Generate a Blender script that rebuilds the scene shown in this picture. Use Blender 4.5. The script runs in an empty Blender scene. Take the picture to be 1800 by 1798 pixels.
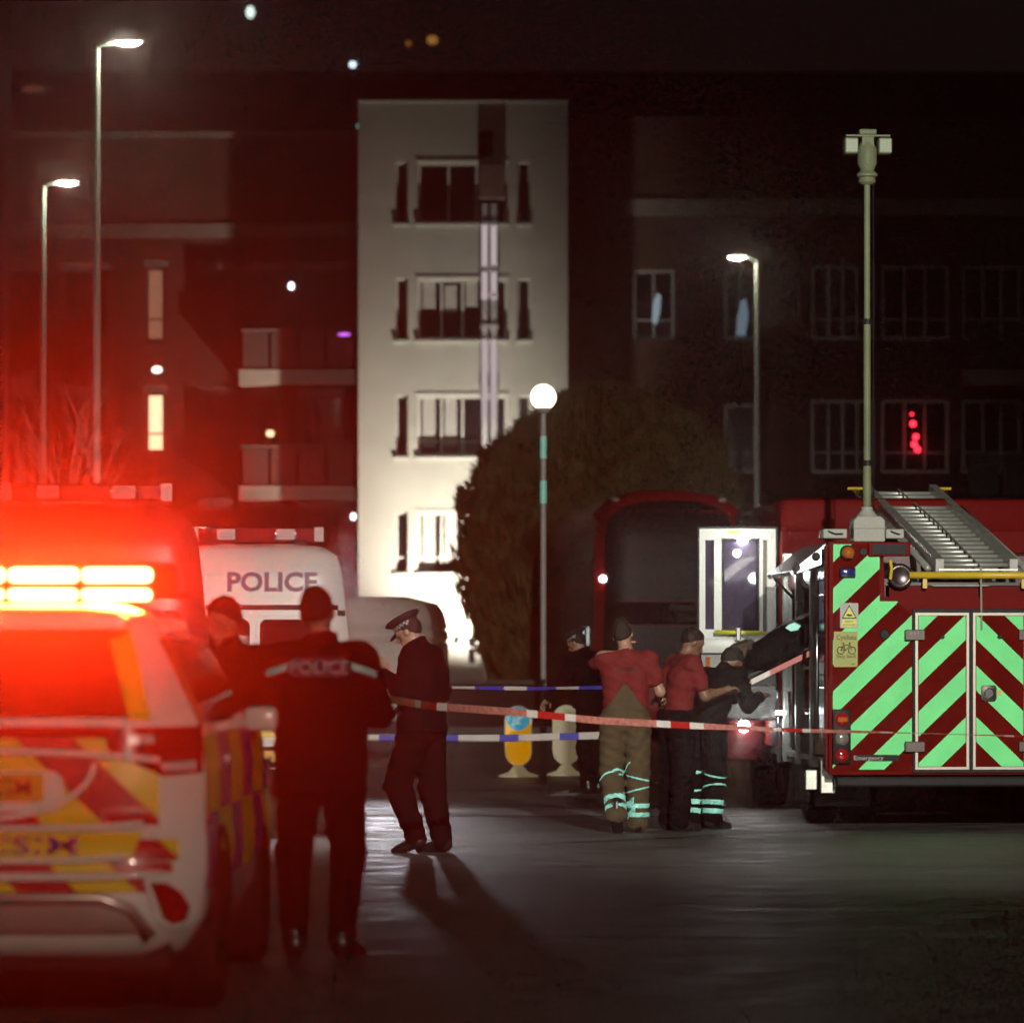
import bpy, bmesh, math, random
import numpy as np
from mathutils import Vector, Matrix
random.seed(7)
rng = np.random.default_rng(7)
scene = bpy.context.scene
C = scene.collection
R = math.radians

# ---------------------------------------------------------------- camera
F_PX, W_PX, HOR, CAM_Z = 7600.0, 1800.0, 1146.0, 1.5
cam_d = bpy.data.cameras.new('camera')
cam = bpy.data.objects.new('camera', cam_d); C.objects.link(cam)
cam.location = (0, 0, CAM_Z); cam.rotation_euler = (R(90), 0, 0)
cam_d.sensor_width = 36.0
cam_d.lens = 36.0*F_PX/W_PX
cam_d.shift_y = (HOR-899)/W_PX
cam_d.clip_start = 0.1; cam_d.clip_end = 2000
cam_d.dof.use_dof = True
cam_d.dof.focus_distance = 36.0
cam_d.dof.aperture_fstop = 2.5
scene.camera = cam

# ---------------------------------------------------------------- world: night sky over a city, faint moonlight
world = bpy.data.worlds.new('World'); scene.world = world
world.use_nodes = True
wn = world.node_tree; wn.nodes.clear()
wo = wn.nodes.new('ShaderNodeOutputWorld')
sky = wn.nodes.new('ShaderNodeTexSky'); sky.sky_type = 'NISHITA'; sky.sun_disc = False
sky.sun_elevation = R(12); sky.sun_rotation = R(180)
b1 = wn.nodes.new('ShaderNodeBackground'); b1.inputs['Strength'].default_value = 0.00015
b2 = wn.nodes.new('ShaderNodeBackground'); b2.inputs['Color'].default_value = (0.0042, 0.0021, 0.0018, 1); b2.inputs['Strength'].default_value = 1.0
ad = wn.nodes.new('ShaderNodeAddShader')
wn.links.new(sky.outputs[0], b1.inputs['Color'])
wn.links.new(b1.outputs[0], ad.inputs[0]); wn.links.new(b2.outputs[0], ad.inputs[1]); wn.links.new(ad.outputs[0], wo.inputs['Surface'])
moon_d = bpy.data.lights.new('moon', 'SUN'); moon_d.energy = 0.02; moon_d.angle = R(0.5); moon_d.color = (1.0, 0.93, 0.85)
moon = bpy.data.objects.new('moon', moon_d); C.objects.link(moon); moon.rotation_euler = (R(60), 0, R(-15))

vs = scene.view_settings
vs.view_transform = 'Standard'; vs.look = 'None'; vs.gamma = 1.0; vs.exposure = 0.0; vs.use_curve_mapping = False
cy = scene.cycles
cy.use_denoising = True
try: cy.denoiser = 'OPENIMAGEDENOISE'
except Exception: pass
cy.denoising_input_passes = 'RGB'
cy.max_bounces = 4; cy.diffuse_bounces = 1; cy.glossy_bounces = 2; cy.transmission_bounces = 2; cy.volume_bounces = 0; cy.transparent_max_bounces = 8
cy.sample_clamp_indirect = 2.0; cy.sample_clamp_direct = 0
cy.caustics_reflective = False; cy.caustics_refractive = False
cy.use_light_tree = True
cy.use_adaptive_sampling = True; cy.adaptive_threshold = .02; cy.adaptive_min_samples = 12
cy.blur_glossy = 0.5

# ---------------------------------------------------------------- helpers
def P(px, py, Y):
    'photo measurement at depth Y -> point in the place'
    return Vector(((px-900)*Y/F_PX, Y, CAM_Z-(py-HOR)*Y/F_PX))

_mats = {}
def mat(name, col=(.5,.5,.5), rough=.5, metal=0, emit=None, es=0, noise=0, ns=8, bump=0, bs=40, coat=0, spec=.5, alpha=1, sheen=0):
    if name in _mats: return _mats[name]
    m = bpy.data.materials.new(name); m.use_nodes = True
    nt = m.node_tree; b = nt.nodes['Principled BSDF']
    b.inputs['Base Color'].default_value = (*col, 1)
    b.inputs['Roughness'].default_value = rough; b.inputs['Metallic'].default_value = metal
    b.inputs['Coat Weight'].default_value = coat; b.inputs['Specular IOR Level'].default_value = spec
    if coat: b.inputs['Coat Roughness'].default_value = .06
    if sheen: b.inputs['Sheen Weight'].default_value = sheen
    if alpha < 1: b.inputs['Alpha'].default_value = alpha
    if emit:
        b.inputs['Emission Color'].default_value = (*emit, 1); b.inputs['Emission Strength'].default_value = es
    if noise or bump:
        tc = nt.nodes.new('ShaderNodeTexCoord')
    if noise:
        n = nt.nodes.new('ShaderNodeTexNoise'); n.inputs['Scale'].default_value = ns; n.inputs['Detail'].default_value = 3; n.inputs['Roughness'].default_value = .65
        nt.links.new(tc.outputs['Object'], n.inputs['Vector'])
        mp = nt.nodes.new('ShaderNodeMapRange'); mp.inputs['From Min'].default_value = .3; mp.inputs['From Max'].default_value = .7
        mp.inputs['To Min'].default_value = 1-noise; mp.inputs['To Max'].default_value = 1+noise
        mx = nt.nodes.new('ShaderNodeMix'); mx.data_type = 'RGBA'; mx.blend_type = 'MULTIPLY'; mx.inputs[0].default_value = 1
        mx.inputs[6].default_value = (*col, 1)
        nt.links.new(n.outputs['Fac'], mp.inputs['Value']); nt.links.new(mp.outputs[0], mx.inputs[7]); nt.links.new(mx.outputs[2], b.inputs['Base Color'])
        mr = nt.nodes.new('ShaderNodeMapRange'); mr.inputs['To Min'].default_value = max(.02, rough*(1-noise*.6)); mr.inputs['To Max'].default_value = min(1, rough*(1+noise*.6))
        nt.links.new(n.outputs['Fac'], mr.inputs['Value']); nt.links.new(mr.outputs[0], b.inputs['Roughness'])
    if bump:
        n2 = nt.nodes.new('ShaderNodeTexNoise'); n2.inputs['Scale'].default_value = bs; n2.inputs['Detail'].default_value = 2
        nt.links.new(tc.outputs['Object'], n2.inputs['Vector'])
        bp = nt.nodes.new('ShaderNodeBump'); bp.inputs['Strength'].default_value = bump; bp.inputs['Distance'].default_value = .02
        nt.links.new(n2.outputs['Fac'], bp.inputs['Height']); nt.links.new(bp.outputs[0], b.inputs['Normal'])
    _mats[name] = m
    return m

def emis(name, col, s):
    if name in _mats: return _mats[name]
    m = bpy.data.materials.new(name); m.use_nodes = True
    nt = m.node_tree; nt.nodes.clear()
    o = nt.nodes.new('ShaderNodeOutputMaterial'); e = nt.nodes.new('ShaderNodeEmission')
    e.inputs['Color'].default_value = (*col, 1); e.inputs['Strength'].default_value = s
    nt.links.new(e.outputs[0], o.inputs['Surface'])
    _mats[name] = m
    return m

def thing(name, label, cat, loc=(0,0,0), rz=0, group=None, kind=None):
    o = bpy.data.objects.new(name, None); C.objects.link(o)
    o.empty_display_size = .2
    o.location = loc; o.rotation_euler = (0,0,rz); o['label'] = label; o['category'] = cat
    if group: o['group'] = group
    if kind: o['kind'] = kind
    return o

def tag(o, label, cat, group=None):
    o['label'] = label; o['category'] = cat
    if group: o['group'] = group
    return o

def obj(name, bm, m, parent=None, smooth=False, label=None, kind=None):
    if isinstance(bm, bpy.types.Mesh): me = bm
    else:
        me = bpy.data.meshes.new(name)
        bmesh.ops.recalc_face_normals(bm, faces=bm.faces[:])
        bm.to_mesh(me); bm.free()
    ms = m if isinstance(m, (list, tuple)) else [m]
    if len(me.materials): me.materials.clear()
    for k in ms: me.materials.append(k)
    if smooth:
        me.shade_smooth() if smooth is True else me.set_sharp_from_angle(angle=R(smooth))
    o = bpy.data.objects.new(name, me); C.objects.link(o)
    if parent: o.parent = parent
    if label: o['label'] = label
    if kind: o['kind'] = kind
    return o

def struct(name, bm, m, smooth=False, parent=None):
    o = obj(name, bm, m, parent, smooth)
    if not parent: o['kind'] = 'structure'
    return o

def bx(x0,x1,y0,y1,z0,z1, bm=None, bev=0, seg=2):
    own = bmesh.new()
    v = [own.verts.new(p) for p in ((x0,y0,z0),(x1,y0,z0),(x1,y1,z0),(x0,y1,z0),(x0,y0,z1),(x1,y0,z1),(x1,y1,z1),(x0,y1,z1))]
    for f in ((0,3,2,1),(4,5,6,7),(0,1,5,4),(1,2,6,5),(2,3,7,6),(3,0,4,7)): own.faces.new([v[i] for i in f])
    if bev: bmesh.ops.bevel(own, geom=own.edges[:], offset=bev, segments=seg, affect='EDGES', profile=.5)
    if bm is None: return own
    join(bm, own); return bm

def join(bm, other, mi=None):
    me = bpy.data.meshes.new('tmp'); other.to_mesh(me); other.free()
    n = len(bm.faces)
    bm.from_mesh(me); bpy.data.meshes.remove(me)
    if mi is not None:
        bm.faces.ensure_lookup_table()
        for f in bm.faces[n:]: f.material_index = mi
    return bm

def prism(poly, y0, y1, bm=None, bev=0):
    'polygon in x,z pushed from y0 to y1'
    own = bmesh.new()
    a = [own.verts.new((x,y0,z)) for x,z in poly]; b = [own.verts.new((x,y1,z)) for x,z in poly]
    n = len(poly)
    own.faces.new(a); own.faces.new(b[::-1])
    for i in range(n): own.faces.new((a[i], b[i], b[(i+1)%n], a[(i+1)%n]))
    if bev: bmesh.ops.bevel(own, geom=own.edges[:], offset=bev, segments=2, affect='EDGES', profile=.5)
    if bm is None: return own
    return join(bm, own)

def tube(pts, r, n=10, bm=None, cap=True):
    bm = bm or bmesh.new()
    pts = [Vector(p) for p in pts]
    rs = r if isinstance(r, (list,tuple)) else [r]*len(pts)
    rings = []; up = None
    for i,p in enumerate(pts):
        d = (pts[min(i+1,len(pts)-1)]-pts[max(i-1,0)]).normalized()
        if up is None: up = d.orthogonal().normalized()
        u = (up - d*up.dot(d))
        u = u.normalized() if u.length > 1e-6 else d.orthogonal().normalized()
        up = u; w = d.cross(u)
        rings.append([bm.verts.new(p+(u*math.cos(2*math.pi*k/n)+w*math.sin(2*math.pi*k/n))*rs[i]) for k in range(n)])
    for a,b in zip(rings, rings[1:]):
        for k in range(n): bm.faces.new((a[k],a[(k+1)%n],b[(k+1)%n],b[k]))
    if cap:
        bm.faces.new(rings[0][::-1]); bm.faces.new(rings[-1])
    return bm

def lathe(prof, n=24, center=(0,0,0), axis='Z', bm=None, sx=1, sy=1):
    'profile of (radius, height)'
    bm = bm or bmesh.new(); c = Vector(center); rings = []
    def put(r,h,a):
        u,v = r*math.cos(a)*sx, r*math.sin(a)*sy
        p = (u,v,h) if axis=='Z' else ((u,h,v) if axis=='Y' else (h,u,v))
        return bm.verts.new(c+Vector(p))
    for r,h in prof:
        rings.append([put(max(r,1e-4),h,2*math.pi*k/n) for k in range(n)])
    for a,b in zip(rings, rings[1:]):
        for k in range(n): bm.faces.new((a[k],a[(k+1)%n],b[(k+1)%n],b[k]))
    bm.faces.new(rings[0][::-1]); bm.faces.new(rings[-1])
    return bm

def rrect(x0,x1,z0,z1,r,n=5):
    pts = []
    for cx,cz,a in ((x1-r,z0+r,-90),(x1-r,z1-r,0),(x0+r,z1-r,90),(x0+r,z0+r,180)):
        for k in range(n+1):
            t = R(a+90*k/n); pts.append((cx+r*math.cos(t), cz+r*math.sin(t)))
    return pts

def clip(poly, a, b, c):
    'keep a*x+b*z<=c'
    out = []
    for i in range(len(poly)):
        p, q = poly[i], poly[(i+1)%len(poly)]
        dp, dq = a*p[0]+b*p[1]-c, a*q[0]+b*q[1]-c
        if dp <= 0: out.append(p)
        if dp*dq < 0:
            t = dp/(dp-dq); out.append((p[0]+t*(q[0]-p[0]), p[1]+t*(q[1]-p[1])))
    return out

def frame_bm(x0,x1,z0,z1,w,y0,y1, bm=None):
    'rectangular frame of four butted bars'
    bm = bm or bmesh.new()
    bx(x0,x0+w,y0,y1,z0,z1,bm); bx(x1-w,x1,y0,y1,z0,z1,bm)
    bx(x0+w,x1-w,y0,y1,z0,z0+w,bm); bx(x0+w,x1-w,y0,y1,z1-w,z1,bm)
    return bm

_tx = {}
def text_bm(s, height, y, x=0, z=0, sx=1.0, bold=0.0, fn=None, thick=0.0):
    'letters standing in the x,z plane, centred on x, baseline z'
    cu = bpy.data.curves.new('letters', 'FONT'); cu.body = s; cu.size = height/0.72; cu.align_x = 'CENTER'
    cu.offset = bold*height; cu.resolution_u = 3
    ob = bpy.data.objects.new('letters', cu); C.objects.link(ob)
    dg = bpy.context.evaluated_depsgraph_get()
    me = bpy.data.meshes.new_from_object(ob.evaluated_get(dg))
    bpy.data.objects.remove(ob); bpy.data.curves.remove(cu)
    bm = bmesh.new(); bm.from_mesh(me); bpy.data.meshes.remove(me)
    for v in bm.verts:
        X, Z = v.co.x*sx+x, v.co.y+z
        v.co = (X, (fn(X,Z) if fn else y), Z)
    return bm

def spot(name, loc, target, power, size=R(60), blend=.5, col=(1,1,1), radius=.1):
    d = bpy.data.lights.new(name, 'SPOT'); d.energy = power; d.spot_size = size; d.spot_blend = blend; d.color = col; d.shadow_soft_size = radius
    o = bpy.data.objects.new(name, d); C.objects.link(o); o.location = loc
    o.rotation_euler = (Vector(target)-Vector(loc)).to_track_quat('-Z','Y').to_euler()
    return o

def point(name, loc, power, col=(1,1,1), radius=.05):
    d = bpy.data.lights.new(name, 'POINT'); d.energy = power; d.color = col; d.shadow_soft_size = radius
    o = bpy.data.objects.new(name, d); C.objects.link(o); o.location = loc
    return o
# ================================================================ GROUND
def road_material():
    m = bpy.data.materials.new('asphalt'); m.use_nodes = True
    nt = m.node_tree; b = nt.nodes['Principled BSDF']; L = nt.links
    tc = nt.nodes.new('ShaderNodeTexCoord')
    def noise(s, d=5, r=.6):
        n = nt.nodes.new('ShaderNodeTexNoise'); n.inputs['Scale'].default_value = s; n.inputs['Detail'].default_value = d; n.inputs['Roughness'].default_value = r
        L.new(tc.outputs['Object'], n.inputs['Vector']); return n
    big, mid, fine = noise(.35), noise(2.2), noise(60, 5)
    mp = nt.nodes.new('ShaderNodeValToRGB')
    mp.color_ramp.elements[0].position = .3; mp.color_ramp.elements[0].color = (.030,.027,.025,1)
    mp.color_ramp.elements[1].position = .72; mp.color_ramp.elements[1].color = (.098,.089,.080,1)
    a = nt.nodes.new('ShaderNodeMath'); a.operation = 'ADD'
    h = nt.nodes.new('ShaderNodeMath'); h.operation = 'MULTIPLY'; h.inputs[1].default_value = .5
    L.new(big.outputs['Fac'], a.inputs[0]); L.new(mid.outputs['Fac'], a.inputs[1]); L.new(a.outputs[0], h.inputs[0])
    L.new(h.outputs[0], mp.inputs['Fac']); L.new(mp.outputs[0], b.inputs['Base Color'])
    rr = nt.nodes.new('ShaderNodeMapRange'); rr.inputs['From Min'].default_value = .35; rr.inputs['From Max'].default_value = .65
    rr.inputs['To Min'].default_value = .42; rr.inputs['To Max'].default_value = .62
    L.new(mid.outputs['Fac'], rr.inputs['Value']); L.new(rr.outputs[0], b.inputs['Roughness'])
    bp = nt.nodes.new('ShaderNodeBump'); bp.inputs['Strength'].default_value = .5; bp.inputs['Distance'].default_value = .012
    L.new(fine.outputs['Fac'], bp.inputs['Height'])
    bp2 = nt.nodes.new('ShaderNodeBump'); bp2.inputs['Strength'].default_value = .6; bp2.inputs['Distance'].default_value = .05
    L.new(mid.outputs['Fac'], bp2.inputs['Height']); L.new(bp2.outputs[0], bp.inputs['Normal'])
    L.new(bp.outputs[0], b.inputs['Normal'])
    return m
M_ROAD = road_material()
bm = bmesh.new()
v = [bm.verts.new(p) for p in ((-150,-60,0),(150,-60,0),(150,190,0),(-150,190,0))]; bm.faces.new(v)
struct('road', bm, M_ROAD)
# thin tar seams
M_SEAM = mat('tar_seam', (.012,.011,.01), .35)
for (x0,y0,x1,y1,w) in ((-3.0,21.5,-.5,21.5,.10),(-.6,28.6,5.5,28.2,.035),(-.9,25.2,6.5,25.0,.03),(-.4,22.9,5,22.7,.05),(-.9,30.2,4.5,30.4,.03)):
    bm = bmesh.new(); n = 14; L_, R_ = [], []
    for i in range(n+1):
        t = i/n; x = x0+(x1-x0)*t; y = y0+(y1-y0)*t+random.uniform(-.03,.03); ww = w*random.uniform(.6,1.3)
        L_.append(bm.verts.new((x,y-ww/2,.008))); R_.append(bm.verts.new((x,y+ww/2,.008)))
    for i in range(n): bm.faces.new((L_[i],L_[i+1],R_[i+1],R_[i]))
    struct('road_seam', bm, M_SEAM)
# worn white paint of a crossing
M_PAINT = mat('worn_road_paint', (.46,.43,.38), .6, noise=.5, ns=14, bump=.2)
for (px,py,w,l,ang) in ((1003,1394,.28,2.0,.12),(1090,1371,.26,2.6,.1),(657,1347,.22,1.2,0),(560,1400,.3,2,0)):
    p = P(px,py,1.5*F_PX/(py-HOR))
    bm = bmesh.new(); n = 8; A,B = [],[]
    for i in range(n+1):
        t = i/n-.5
        A.append(bm.verts.new((p.x-w/2+ang*t*l+random.uniform(-.015,.015), p.y+t*l, .005))); B.append(bm.verts.new((p.x+w/2+ang*t*l+random.uniform(-.015,.015), p.y+t*l, .005)))
    for i in range(n): bm.faces.new((A[i],B[i],B[i+1],A[i+1]))
    struct('marking_and_light_strip', bm, M_PAINT)
bm = bmesh.new(); n = 24; A,B = [],[]  # band of light across the road, put into a paler surface colour
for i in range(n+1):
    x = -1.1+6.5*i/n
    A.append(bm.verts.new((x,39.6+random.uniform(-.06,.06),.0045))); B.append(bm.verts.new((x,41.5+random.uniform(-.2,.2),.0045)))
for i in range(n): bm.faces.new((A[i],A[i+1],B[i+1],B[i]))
struct('marking_and_light_strip', bm, mat('painted_light_strip',(.20,.19,.19),.5,noise=.3,ns=4))
# far pavement with kerb
M_KERB = mat('kerb_concrete', (.22,.20,.18), .7, noise=.25, ns=3, bump=.3)
M_PAVE = mat('pavement_slabs', (.16,.14,.125), .75, noise=.25, ns=1.5, bump=.3)
struct('pavement', bx(-60,60,79.2,99,-.3,.12), M_PAVE)
k = None
for i in range(40):
    x = -20+i*1.0
    o = struct('kerb', bx(x+.005,x+.995,79,79.195,-.2,.13,bev=.012), M_KERB) if k is None else k.copy()
    if k is None: k = o
    else:
        C.objects.link(o); o.location.x = i*1.0

# ================================================================ BUILDINGS
M_RENDER = mat('cream_render', (.60,.575,.495), .85, noise=.10, ns=1.2, bump=.15, bs=30)
M_FRAMEW = mat('white_window_frame', (.66,.64,.58), .45, noise=.08, ns=6)
M_GLASS = mat('night_glass', (.012,.010,.012), .08, spec=.8)
M_CURTAIN = mat('net_curtain', (.55,.52,.47), .9, noise=.15, ns=20)
M_SLAB = mat('balcony_concrete', (.72,.60,.50), .8, noise=.15, ns=2)
M_PIPE = mat('white_pipe', (.74,.71,.70), .35, noise=.06, ns=5)
M_BAND = mat('concrete_band', (.27,.23,.20), .8, noise=.2, ns=2, bump=.2)

def brick_material(name, c1, c2, mortar):
    m = bpy.data.materials.new(name); m.use_nodes = True
    nt = m.node_tree; b = nt.nodes['Principled BSDF']
    tc = nt.nodes.new('ShaderNodeTexCoord'); mpn = nt.nodes.new('ShaderNodeMapping'); mpn.inputs['Rotation'].default_value = (R(90),0,0)
    br = nt.nodes.new('ShaderNodeTexBrick'); br.inputs['Scale'].default_value = 1.0
    br.inputs['Brick Width'].default_value = .225; br.inputs['Row Height'].default_value = .075; br.inputs['Mortar Size'].default_value = .008
    br.inputs['Color1'].default_value = (*c1,1); br.inputs['Color2'].default_value = (*c2,1); br.inputs['Mortar'].default_value = (*mortar,1)
    nz = nt.nodes.new('ShaderNodeTexNoise'); nz.inputs['Scale'].default_value = .8; nz.inputs['Detail'].default_value = 6
    mx = nt.nodes.new('ShaderNodeMix'); mx.data_type='RGBA'; mx.blend_type='MULTIPLY'; mx.inputs[0].default_value=.8
    nt.links.new(tc.outputs['Object'], mpn.inputs[0]); nt.links.new(mpn.outputs[0], br.inputs['Vector']); nt.links.new(tc.outputs['Object'], nz.inputs['Vector'])
    nt.links.new(br.outputs['Color'], mx.inputs[6]); nt.links.new(nz.outputs['Fac'], mx.inputs[7]); nt.links.new(mx.outputs[2], b.inputs['Base Color'])
    b.inputs['Roughness'].default_value = .85
    return m
M_BRICK = brick_material('dark_red_brick', (.16,.07,.05), (.12,.05,.035), (.14,.11,.09))

def window(parent, x0,x1,z0,z1,y, cols=2, trans=.22, fw=.06, curtain=None, glass=None, frame=None, reveal=.12, split_row=False):
    'a glazed window in a wall whose face is at y: part window > mullion bars, panes'
    fm = frame or M_FRAMEW
    w = obj('window', frame_bm(x0,x1,z0,z1,fw,y+reveal,y+reveal+.06), fm, parent)
    cw = (x1-x0-2*fw)/cols
    for i in range(cols):
        a = x0+fw+cw*i; b = a+cw
        if i: obj('mullion', bx(a-.03,a+.03,y+reveal-.006,y+reveal+.055,z0+fw,z1-fw), fm, w)
        aa = a+.03*(i>0); bb = b-.03*(i<cols-1)
        obj('pane', bx(aa,bb,y+reveal+.025,y+reveal+.032,z0+fw,z1-fw), glass or M_GLASS, w)
        if trans:
            zt = z0+fw+(z1-z0)*trans
            obj('transom', bx(aa,bb,y+reveal,y+reveal+.05,zt,zt+.045), fm, w)
        if curtain and i in curtain:
            t, l = curtain[i]
            obj('curtain', bx(aa+(bb-aa)*.1,bb-(bb-aa)*.25,y+reveal+.012,y+reveal+.02,z0+fw+(z1-z0)*l,z1-fw-(z1-z0)*t), M_CURTAIN, w)
    return w

def wall_with_holes(name, x0,x1,z0,z1,y0,y1, holes, m, parent):
    'front sheet cut round the openings, with reveals, plus solid body behind'
    xs = sorted(set([x0,x1]+[h[0] for h in holes]+[h[1] for h in holes])); zs = sorted(set([z0,z1]+[h[2] for h in holes]+[h[3] for h in holes]))
    bm = bmesh.new(); V = {}
    def vv(x,y,z):
        k = (round(x,4),round(y,4),round(z,4))
        if k not in V: V[k] = bm.verts.new(k)
        return V[k]
    yi = y0+.25
    def hole(cx,cz): return any(h[0]<cx<h[1] and h[2]<cz<h[3] for h in holes)
    for i in range(len(xs)-1):
        for j in range(len(zs)-1):
            a,b,c,d = xs[i],xs[i+1],zs[j],zs[j+1]
            if not hole((a+b)/2,(c+d)/2): bm.faces.new((vv(a,y0,c),vv(b,y0,c),vv(b,y0,d),vv(a,y0,d)))
            else: bm.faces.new((vv(a,yi,c),vv(b,yi,c),vv(b,yi,d),vv(a,yi,d)))
    for h in holes:
        a,b,c,d = h
        for p,q in (((a,c),(b,c)),((b,c),(b,d)),((b,d),(a,d)),((a,d),(a,c))):
            bm.faces.new((bm.verts.new((p[0],y0,p[1])),bm.verts.new((q[0],y0,q[1])),bm.verts.new((q[0],yi,q[1])),bm.verts.new((p[0],yi,p[1]))))
    for q in (((x0,y0,z0),(x0,y1,z0),(x0,y1,z1),(x0,y0,z1)),((x1,y0,z0),(x1,y1,z0),(x1,y1,z1),(x1,y0,z1)),((x0,y0,z1),(x1,y0,z1),(x1,y1,z1),(x0,y1,z1)),((x0,y1,z0),(x1,y1,z0),(x1,y1,z1),(x0,y1,z1))):
        bm.faces.new([bm.verts.new(p) for p in q])
    me = bpy.data.meshes.new(name); bm.to_mesh(me); bm.free(); me.materials.append(m)
    o = bpy.data.objects.new(name, me); C.objects.link(o); o.parent = parent
    return o

# ---- the cream tower, 100 m away
TY = 100.0
tx = lambda px: (px-900)*TY/F_PX
tz = lambda py: CAM_Z-(py-HOR)*TY/F_PX
tower = thing('tower_block', 'cream rendered stair tower lit from below behind the conifer', 'building', (tx(814),TY,0))
ox = tx(814)
def T(px): return tx(px)-ox
holes = []; rows = [(285,392),(490,597),(695,802),(900,1006)]
for t,b in rows:
    for l,r in ((696,717),(734,892),(910,932)): holes.append((T(l),T(r),tz(b),tz(t)))
gf = [(796,806,1116,1130),(821,836,1118,1165)]
for l,r,t,b in gf: holes.append((T(l),T(r),tz(b),tz(t)))
wall_with_holes('wall', T(630),T(998),0,tz(181),0,9,holes,M_RENDER,tower)
obj('coping', bx(T(628),T(1000),-.06,9.1,tz(181)+.002,tz(175),bev=.02), M_RENDER, tower)
cur = [None, {0:(0,.45),1:(.05,.4),2:(0,.5)}, {0:(0,.1),1:(0,.12)}, {0:(0,.0),1:(0,.12),3:(0,.1)}]
for (t,b),cu in zip(rows,cur):
    window(tower,T(696),T(717),tz(b),tz(t),0,1,0 if t<880 else .2,fw=.045,reveal=.16)
    w = window(tower,T(734),T(892),tz(b),tz(t),0,4 if t>300 else 3,.18 if t>600 else 0,fw=.07,curtain=cu,reveal=.16)
    window(tower,T(910),T(932),tz(b),tz(t),0,1,0,fw=.045,reveal=.16)
    for l,r in ((692,720),(730,895),(907,935)):
        obj('sill', bx(T(l),T(r),-.09,.16,tz(b)-.07,tz(b)-.004,bev=.01), M_FRAMEW, tower)
    obj('lintel', bx(T(731),T(895),-.02,.15,tz(t)+.003,tz(t)+.06), M_FRAMEW, tower)
for l,r,t,b in gf: window(tower,T(l),T(r),tz(b),tz(t),0,1,.5 if b>1140 else 0,fw=.03)
obj('vent_louvre', bx(T(840),T(866),-.05,-.003,tz(275),tz(231),bev=.01), mat('rusty_louvre',(.07,.03,.02),.7,noise=.3), tower)
for px,r_,top in ((852,.075,360),(868,.085,360)):
    p_ = obj('drain_pipe', tube([(T(px),-.17,.1),(T(px),-.17,tz(top))], r_, 14), M_PIPE, tower, smooth=40)
    for zc in (472,520,575,700,395): obj('collar', lathe([(r_+.03,-.05),(r_+.03,.05)],14,(T(px),-.17,tz(zc))), M_PIPE, p_, smooth=40)
for px in (852,868):  # bright look of the pipes, added as glowing strips in front of them
    for t_,b_ in ((397,470),(480,528),(598,738)): obj('pipe_glow_strip', bx(T(px)-.07,T(px)+.07,-.275,-.255,tz(b_),tz(t_),bev=.008), emis('pipe_glow',(.95,.80,.82),.55), tower)
obj('pipe_bracket', bx(T(843),T(878),-.12,-.004,tz(478),tz(472)), M_BAND, tower)
obj('pipe_box', bx(T(843),T(888),-.32,-.03,tz(352),tz(290),bev=.02), mat('pink_panel',(.34,.22,.20),.6,noise=.15), tower)

M_DIMFR = mat('grey_window_frame', (.40,.38,.36), .5, noise=.1)
M_LFR = mat('old_window_frame', (.12,.10,.09), .6, noise=.1)
# ---- left brick block
LY = 103.0
lx = lambda px: (px-900)*LY/F_PX
lz = lambda py: CAM_Z-(py-HOR)*LY/F_PX
M_LITW = emis('warm_lit_room', (1,.72,.42), 1.6)
M_LITW2 = emis('dim_lit_room', (1,.5,.3), .22)
blk = thing('flats_block', 'dark brick block of flats with balconies left of the cream tower', 'building', (lx(300),LY,0))
bo = lx(300)
def Lx(px): return lx(px)-bo
wl = []
spec = []
for t,b in ((475,590),(695,785),(890,1000)):
    for l,r,c in ((355,405,2),(445,492,2),(528,602,4)): spec.append((l,r,t,b,c))
    spec.append((256,290,t+(-5),b+10,1))
    for l,r,c in ((20,70,2),(110,190,3)): spec.append((l,r,t,b,c))
holes = [(Lx(l),Lx(r),lz(b),lz(t)) for l,r,t,b,c in spec]
wall_with_holes('wall', lx(-300)-bo, lx(638)-bo, 0, lz(242), 0, 10, holes, M_BRICK, blk)
obj('parapet', bx(Lx(-302),Lx(640),-.1,10.1,lz(242)+.003,lz(232)), M_BAND, blk)
for l,r,t,b,c in spec:
    g = None
    if l==256: g = M_LITW2 if t<500 else (M_LITW if t<700 else None)
    w = window(blk,Lx(l),Lx(r),lz(b),lz(t),0,c,.25,fw=.07,frame=M_LFR,glass=g)
    obj('lintel', bx(Lx(l-5),Lx(r+5),-.03,.1,lz(t)+.004,lz(t-14)), M_BAND, w)
for y0,y1,l,r,dep in ((393,418,-300,628,.05),(655,682,425,628,1.2),(857,882,425,628,1.2),(655,680,-20,60,.05)):
    obj('balcony_slab' if dep>1 else 'string_course', bx(Lx(l),Lx(r),-dep,-.004,lz(y1),lz(y0),bev=.01), M_SLAB if dep>1 else M_BAND, blk)
for y0,y1 in ((590,652),(792,855)):
    for a in range(4):
        l = 432+a*49; obj('balcony_panel', bx(Lx(l),Lx(l+44),-1.18,-1.13,lz(y1)+.02,lz(y0),bev=.008), mat('balcony_panel',(.16,.10,.08),.6,noise=.2), blk)
    obj('balcony_rail', tube([(Lx(428),-1.155,lz(y0)+.05),(Lx(628),-1.155,lz(y0)+.05)],.03,8), M_BAND, blk)
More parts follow.
